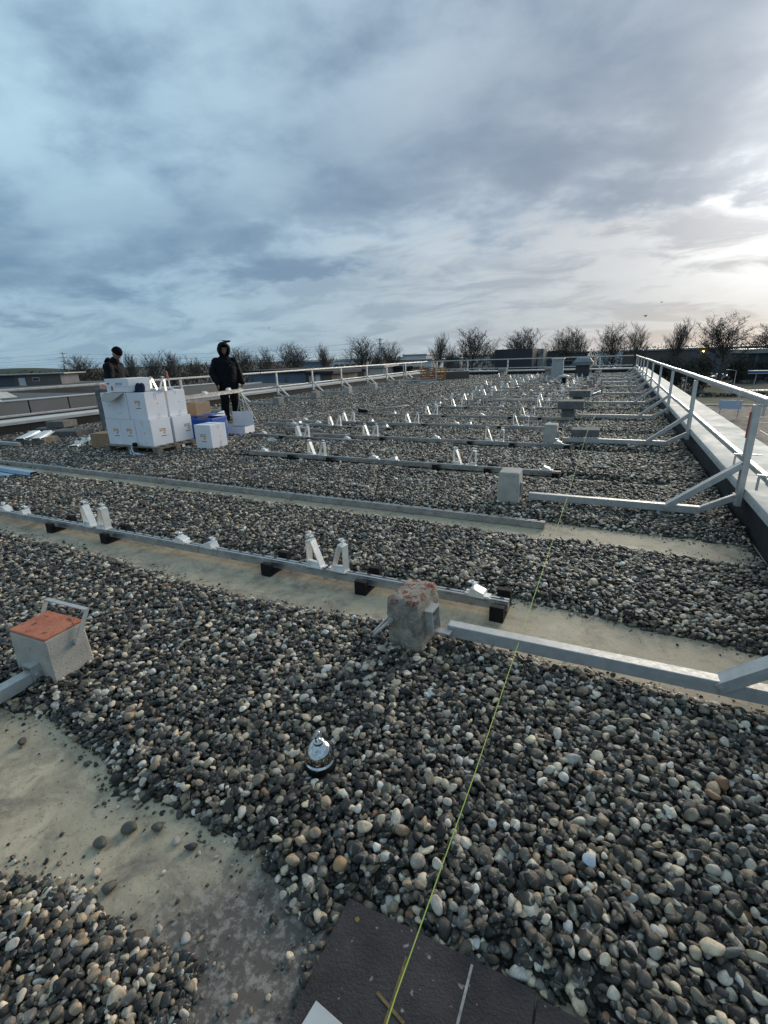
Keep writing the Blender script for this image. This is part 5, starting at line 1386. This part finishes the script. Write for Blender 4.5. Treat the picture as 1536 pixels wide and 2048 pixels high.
def tree(x, y, top, width, k, label, z0=GRD, rz=0):
    h = top + .7 - z0
    zs = [v.co.z for v in TREE[k][1].vertices]; xs = [abs(v.co.x) for v in TREE[k][1].vertices]
    mz = max(zs); mx = float(np.percentile(xs, 95))
    t = thing('bare_tree', label, 'tree', (x, y, z0), R(rz), 'bare trees beyond the roof')
    sc = (width / 2 / mx, width / 2 / mx, h / mz)
    for nm, me in zip(('trunk', 'twigs', 'withered_leaves'), TREE[k]):
        o = put(nm, me, t, scale=sc)
        if nm != 'trunk': o['kind'] = 'stuff'
    return t
T_SPOTS = [(-137.6, 92.7, 4.5, 7.4), (-118.3, 93.9, 4.9, 5.4), (-111.7, 92.4, 4.9, 5.7), (-107.5, 96.7, 4.8, 8.0), (-112.6, 110.1, 3.5, 4.4), (-89.4, 104.2, 4.8, 6.8), (-83.9, 106.9, 4.9, 6.3), (-76.8, 110.5, 5.5, 7.4), (-67.1, 111.5, 5.1, 5.7), (-59.5, 113.2, 6.1, 7.1), (-70.0, 142.0, 2.8, 4.7), (-53.7, 121.7, 5.9, 6.8), (-43.8, 124.4, 6.8, 6.5), (-48.8, 152.6, 4.3, 4.1), (-35.1, 131.2, 7.6, 8.7), (-35.5, 158.8, 3.8, 3.5), (-24.6, 139.7, 7.4, 8.4), (-14.0, 141.1, 7.2, 7.9), (-10.5, 154.4, 6.8, 4.8), (-1.3, 150.9, 7.7, 8.4), (5.5, 150.8, 8.0, 5.5), (11.0, 138.1, 7.6, 7.3), (22.3, 138.3, 7.8, 11.1), (35.3, 156.5, 6.8, 8.7)]
T_LAB = ['small bare tree on the dark bank to the side of the person in the beanie', 'bare tree just past the head of the person in the beanie', 'second bare tree past the head of the person in the beanie', 'broad bare tree halfway between the two people', 'low bare tree close beside the hooded person, on the beanie side',
         'bare tree directly past the shoulder of the hooded person', 'bare tree above the near end of the dark blue workshop', 'broad bare tree above the dark blue workshop roof', 'bare tree above the brown building with the white door', 'tall bare tree over the pale shed end', 'small bare tree between the pylon and the tall tree over the shed',
         'bare tree next to the power pylon', 'slender bare tree rising over the far corner of the two guardrails', 'small bare tree in the gap beside the slender corner tree', 'broad bare tree between the corner of the guardrails and the dark box building', 'small bare tree close to the dark box building', 'round bare tree directly behind the dark box building',
         'wide bare tree above the tall pale vent', 'narrow bare tree attached to the wide one, above the dark vent hood', 'bare tree over the far guardrail between the vent hood and its last post', 'narrow bare tree standing at the far end of the long guardrail', 'bare tree rising from brown shrubs just past the end of the long guardrail', 'biggest bare tree, with withered leaves, standing on the lawn by the parked cars', 'bare tree cut by the picture edge above the loading hall']
for i, (x, y, top, w) in enumerate(T_SPOTS):
    tree(x, y, top, w, 3 if i in (22, 17, 19) else (i * 7 + i // 3) % 3, T_LAB[i], rz=hs.uniform(0, 360))


def clump(seed, n, shape, size, stems=30):
    """loose mass of twig-sized faces on thin stems; shape(r) gives a point inside"""
    r = random.Random(seed); Lf = MB(); St = MB()
    for k in range(n):
        c = Vector(shape(r)); s = r.uniform(.5, 1.2) * size
        a = Vector((r.gauss(0, .6), r.gauss(0, .6), 1)).normalized(); b = Vector((r.gauss(0, 1), r.gauss(0, 1), 0)).normalized()
        Lf.add([c - a * s, c + b * s * .35, c + a * s, c - b * s * .35], [(0, 1, 2, 3)])
    for k in range(stems):
        c = Vector(shape(r)); St.tube([(c.x * .5, c.y * .5, 0), (c.x * .8, c.y * .8, c.z * .5), tuple(c)], [.06, .04, .015], 4, caps=False)
    return Lf, St


def bush(x, y, w, h, m, seed, label, z0=GRD, n=2200):
    lob = [(hs.uniform(-.5, .5), hs.uniform(-.5, .5), hs.uniform(.35, .8), hs.uniform(.35, .6)) for _ in range(7)]
    def shp(r):
        l = r.choice(lob); d = Vector((r.gauss(0, 1), r.gauss(0, 1), r.gauss(0, 1))).normalized() * (r.random() ** .45)
        return ((l[0] + d.x * l[3]) * w / 2, (l[1] + d.y * l[3]) * w / 2, max(.02, (l[2] + d.z * .42) * h * .82))
    Lf, St = clump(seed, n, shp, max(.16, h * .045))
    t = thing('bush', label, 'bush', (x, y, z0), 0, 'shrubs along the car park')
    part('twigs', Lf, m, t)['kind'] = 'stuff'; part('stems', St, 'bark', t)['kind'] = 'stuff'
    return t
for i, (x, y, w, h, m, lb) in enumerate((
        (9.2, 122, 7.5, 7.4, 'evergreen', 'tall dark shrub right behind the far end of the long guardrail'), (13.0, 119, 7.0, 6.6, 'thicket', 'brown shrub under the bare tree past the guardrail end'),
        (14.9, 112, 5.0, 4.6, 'evergreen', 'rounded olive shrub in front of the parked cars'), (18.6, 146, 7, 6.8, 'thicket', 'tall brown shrub beside the biggest bare tree on the car side'),
        (25.6, 140, 6.5, 7.2, 'thicket', 'tall brown shrub beside the biggest bare tree on the loading hall side'), (28.2, 134, 5.0, 3.6, 'evergreen', 'low dark shrub on the lawn in front of the loading hall'),
        (21.5, 152, 6, 6.2, 'thicket', 'brown shrub behind the biggest bare tree'), (31.5, 148, 6, 5.2, 'evergreen', 'dark shrub at the foot of the loading hall'))):
    bush(x, y, w, h, m, 40 + i, lb)


def belt(name, label, pts, depth, h, m, seed, n, size, z0=GRD):
    pts = [Vector(p) for p in pts]
    def shp(r):
        k = r.randrange(len(pts) - 1); p = pts[k].lerp(pts[k + 1], r.random())
        hh = h * (.72 + .28 * float(vnoise(np.array([p.x]), np.array([p.y]), .11, seed)[0]) + .16 * float(vnoise(np.array([p.x]), np.array([p.y]), .4, seed)[0]))
        return (p.x + r.uniform(-.5, .5) * depth, p.y + r.uniform(-.5, .5) * depth, z0 + hh * r.random() ** .7)
    Lf, _ = clump(seed, n, shp, size, 0)
    o = part(name, Lf, m, None); o['kind'] = 'stuff'; o['label'] = label; o['category'] = 'thicket'; return o
belt('thicket', 'dark bare thicket behind the person in the beanie', [(-125, 66, 0), (-96, 74, 0), (-84, 80, 0), (-62, 84, 0), (-52, 90, 0)], 7, 8.4, 'thicket', 61, 9000, .42)
belt('thicket', 'dark wooded bank far off to the side of the grey hut', [(-290, 120, 0), (-205, 110, 0), (-150, 100, 0), (-126, 92, 0)], 12, 8.2, 'thicket', 62, 7000, .6)
belt('far_woods', 'low dark belt of far trees along the horizon', [(-330, 190, 0), (-240, 215, 0), (-150, 235, 0), (-60, 240, 0), (20, 235, 0), (60, 240, 0)], 20, 5.6, 'thicket', 63, 13000, .6)
belt('far_woods', 'thin grey belt of farther trees along the horizon', [(-620, 420, 0), (-300, 480, 0), (-100, 520, 0), (100, 520, 0), (330, 420, 0)], 30, 10.5, 'thicket', 64, 9000, 1.3)
belt('hedge', 'dark clipped hedge strip between the lawn and the car park', [(6, 99, 0), (60, 98, 0)], 2.5, 1.0, 'evergreen', 65, 5000, .22)

# ------------------------------------------------------------------ vehicles, posts, pylon, birds


def car_meshes():
    side = [(-2.1, .30), (-2.15, .55), (-2.05, .82), (-1.45, .92), (-.95, 1.38), (.55, 1.42), (1.20, .98), (1.95, .86), (2.12, .62), (2.10, .30)]
    lw = [.80, .84, .84, .80, .62, .62, .78, .80, .82, .80]
    m = MB(); n = len(side)
    vs_ = [(x, -w, z) for (x, z), w in zip(side, lw)] + [(x, w, z) for (x, z), w in zip(side, lw)]
    m.add(vs_, [tuple(range(n)), tuple(range(n, 2 * n))[::-1]] + [(i, (i + 1) % n, n + (i + 1) % n, n + i) for i in range(n)])
    body = m
    g = MB()
    for s in (-1, 1): g.add([(-1.25, s * .775, .97), (.98, s * .785, 1.0), (.50, s * .655, 1.34), (-.88, s * .655, 1.31)], [(0, 1, 2, 3)])
    ws = MB(); ws.add([(1.17, -.70, 1.01), (1.17, .70, 1.01), (.62, .56, 1.40), (.62, -.56, 1.40)], [(0, 1, 2, 3)]); rw = MB(); rw.add([(-1.40, -.70, .98), (-1.40, .70, .98), (-1.0, .56, 1.345), (-1.0, -.56, 1.345)], [(0, 1, 2, 3)])
    w = MB(); w.tube([(0, -.09, 0), (0, .09, 0)], .32, 14); hub = MB(); hub.tube([(0, -.10, 0), (0, .10, 0)], .17, 10)
    l = MB(); l.box((0, 0, 0), (.06, .28, .12))
    return body, g, ws, rw, w, hub, l
CB, CG, CW_, CR, CT, CHB, CL = car_meshes()
CM = dict(g=CG.mesh('side_glass', M['glass']), w=CW_.mesh('windscreen', M['glass']), r=CR.mesh('rear_window', M['glass']), t=CT.mesh('tyre', M['rubber']), h=CHB.mesh('rim', M['car_silver']), l=CL.mesh('headlight', M['car_white']))
_cb = {}


def car(x, y, rz, colr, label, van=False, grp='cars parked beyond the roof'):
    t = thing('parked_car', label, 'car', (x, y, GRD + .03), R(rz), grp)
    if colr not in _cb: _cb[colr] = CB.mesh('car_body', M[colr])
    put('car_body', _cb[colr], t, bevel=.06, scale=(1, 1, 1.25 if van else 1))
    put('side_glass', CM['g'], t, scale=(1, 1.012, 1.25 if van else 1)); put('windscreen', CM['w'], t, (.015, 0, .01), scale=(1, 1, 1.25 if van else 1)); put('rear_window', CM['r'], t, (-.015, 0, .01), scale=(1, 1, 1.25 if van else 1))
    for xx in (-1.3, 1.32):
        for yy in (-.76, .76):
            w = put('tyre', CM['t'], t, (xx, yy, .32)); put('rim', CM['h'], w)
    for yy in (-.58, .58): put('headlight', CM['l'], t, (2.09, yy, .66))
    return t
cl = ['car_white', 'car_silver', 'car_dark', 'car_grey', 'car_white', 'car_red']
near_c = [(21.6, 163, 200, 'car_white', 'white van like car behind the lit lamp shrubs, seen over the guardrail', True), (22.4, 156, 185, 'car_silver', 'silver car in front of the white van like car by the shrubs', False), (24.2, 150, 190, 'car_white', 'white car low behind the trunk of the biggest bare tree', False),
          (19.4, 158, 170, 'car_dark', 'dark car next to the silver car by the shrubs', False), (27.4, 152, 182, 'car_grey', 'grey car between the biggest bare tree and the loading hall', False), (16.5, 166, 12, 'car_silver', 'silver car half hidden by the olive shrub', False), (33.8, 140, 175, 'car_dark', 'dark car under the blue canopy', False)]
for c in near_c: car(*c)
far_c = [(-58, 228, 0, 'car_white'), (-52, 230, 8, 'car_silver'), (-38, 236, 0, 'car_dark'), (-30, 232, 4, 'car_white'), (-22, 238, 0, 'car_silver'), (-15, 228, 175, 'car_white'), (-8, 236, 2, 'car_red'), (-2, 230, 0, 'car_white'), (4, 236, 0, 'car_silver'), (-66, 236, 0, 'car_white')]
fl = ['white car far beyond the crate corner of the roof', 'silver car far beyond the guardrail corner', 'dark car far off in line with the first far guardrail post', 'white car far off before the dark box building', 'silver car far off under the dark box building', 'white car far off just before the tall pale vent', 'small red car far off near the vent hood', 'white car far off past the vent hood', 'silver car far off near the last far guardrail post', 'white car far off, farthest towards the workers']
for (x, y, a, c), lb in zip(far_c, fl): car(x, y, a, c, lb)


def lamp_post(x, y, h, label):
    t = thing('street_lamp', label, 'street lamp', (x, y, GRD), 0, 'street lamps along the car park')
    part('pole', MB().tube([(0, 0, 0), (0, 0, h * .5), (0, 0, h)], [.09, .07, .05], 8), 'galv', t)
    part('arm', MB().tube([(0, 0, h - .02), (-.5, 0, h + .12), (-1.0, 0, h + .15)], .035, 6), 'galv', t)
    part('lamp_head', MB().loft([[(-1.5, -.12, h + .12), (-.9, -.16, h + .12), (-.9, .16, h + .12), (-1.5, .12, h + .12)], [(-1.4, -.08, h + .22), (-.95, -.1, h + .22), (-.95, .1, h + .22), (-1.4, .08, h + .22)]]), 'galv', t)
lamp_post(18.6, 101, 4.2, 'short grey lamp post on the verge in front of the biggest bare tree')
lamp_post(11.9, 104, 4.0, 'short grey lamp post on the verge just past the guardrail')
cn = thing('canopy_sign', 'blue and white rounded canopy sign on a grey post at the picture edge', 'sign', (26.3, 118, GRD), R(-8))
def pill(z0, z1, k): return MB().prism([(2.6 * k * math.copysign(abs(math.cos(a * PI / 12)) ** .6, math.cos(a * PI / 12)), 1.1 * k * math.sin(a * PI / 12)) for a in range(24)], 'z', z0, z1)
part('canopy', pill(3.0, 3.35, 1.0), 'sign_blue', cn); part('white_edge', pill(3.352, 3.46, 1.02), 'w_white', cn); part('lower_edge', pill(2.9, 2.998, 1.0), 'w_white', cn)
part('post', MB().tube([(-1.3, 0, 0), (-1.2, 0, 2.9)], .09, 8), 'galv', cn); part('post', MB().tube([(1.6, 0, 0), (1.5, 0, 2.9)], .09, 8), 'galv', cn)
bs_ = thing('notice_board', 'pale blue rectangular board on two legs at the car park edge', 'notice board', (13.0, 70.5, GRD), R(-10))
part('board', MB().span((-1.15, -.04, 1.05), (1.15, .04, 2.05)), 'pale_board', bs_, bevel=.01)
for s in (-1, 1): part('leg', MB().span((s * .9 - .04, .042, 0), (s * .9 + .04, .12, 1.9)), 'galv', bs_)


def pylon(x, y, h, rz, label):
    t = thing('power_pylon', label, 'pylon', (x, y, GRD), R(rz), 'power pylons on the horizon')
    b = h * .075
    for sx in (-1, 1):
        for sy in (-1, 1): part('leg', MB().bar((sx * b, sy * b, 0), (sx * b * .18, sy * b * .18, h), .32, .32), 'galv', t)
    for k, z in enumerate((.62, .78, .94)):
        w = h * (.20, .24, .16)[k]
        part('cross_arm', MB().prism([(-w, h * z), (w, h * z), (w * .2, h * z + h * .03), (-w * .2, h * z + h * .03)], 'y', -.3, .3), 'galv', t)
    for k in range(5):
        z0, z1 = h * k / 5, h * (k + 1) / 5; w0, w1 = b * (1 - .82 * k / 5), b * (1 - .82 * (k + 1) / 5)
        br_ = MB(); br_.bar((-w0, -w0, z0), (w1, -w1, z1), .2, .2); part('brace', br_, 'galv', t); br_ = MB(); br_.bar((w0, -w0, z0), (-w1, -w1, z1), .2, .2); part('brace', br_, 'galv', t)
pylon(-199, 420, 25, 20, 'lattice power pylon standing behind the bare trees over the back guardrail')
pylon(-520, 330, 24, 60, 'distant power pylon far beyond the hooded person')
for k, (z, dz) in enumerate(((17.5, 2.0), (13.0, 1.5), (10.0, 1.2), (8.0, 1.0))):
    seg = []
    for j in range(41):
        u = j / 40; seg.append((-520 + 321 * u + k * 1.5, 330 + 90 * u, GRD + z + 5 - 4 * (3.2 + dz) * u * (1 - u)))
    seg0 = [(-900 + 380 * j / 20, 220 + 110 * j / 20, GRD + z + 5 - 4 * 3.5 * (j / 20) * (1 - j / 20)) for j in range(20)]
    solo('power_line', MB().tube(seg0 + seg, .07, 4), 'ventdark', ['topmost power line strung from the pylon across the pale sky', 'second power line from the top across the pale sky', 'third power line from the top across the pale sky', 'lowest power line just over the wooded bank'][k], 'power line', group='power lines')


def bird(x, y, z, rz, flap, s, label):
    t = thing('bird', label, 'bird', (x, y, z), R(rz), 'birds in the air')
    m = MB(); m.chain([(-.14, 0, 0), (0, 0, .01), (.12, 0, .02), (.18, 0, .03)], [.02, .055, .045, .03]); m.chain([(-.14, 0, 0), (-.27, 0, -.005)], [(.02, .012), (.05, .006)], flat=(0, 1, 0))
    part('body', m, 'w_dark', t, smooth=True)
    for q in (-1, 1):
        w = MB(); z1 = math.sin(flap) * .32; y1 = math.cos(flap) * .32
        w.loft([[(-.09, q * .03, .03), (.10, q * .03, .03), (.10, q * .03, .04), (-.09, q * .03, .04)], [(-.08, q * y1, z1), (.09, q * y1, z1), (.09, q * y1, z1 + .01), (-.08, q * y1, z1 + .01)], [(-.16, q * (y1 + .28), z1 * .7), (-.06, q * (y1 + .30), z1 * .7), (-.06, q * (y1 + .30), z1 * .7 + .006), (-.16, q * (y1 + .28), z1 * .7 + .006)]])
        part('wing', w, 'w_dark', t)
    t.scale = (s, s, s)
bird(2.3, 60, 4.5, 30, .6, .72, 'dark bird flying low over the narrow tree at the guardrail end')
bird(3.6, 60, 5.75, 200, .3, .55, 'dark bird flying higher, above the bird over the narrow tree')
bird(-46.2, 60, 5.9, 60, .5, .5, 'tiny bird in the sky over the broad tree behind the workshop')
bird(-2.9, 60, 3.3, 90, .2, .5, 'tiny bird beside the wide bare tree above the vents')
bird(-12.1, 13.3, 2.06, 20, .15, .8, 'bird gliding just over the hood of the standing person')
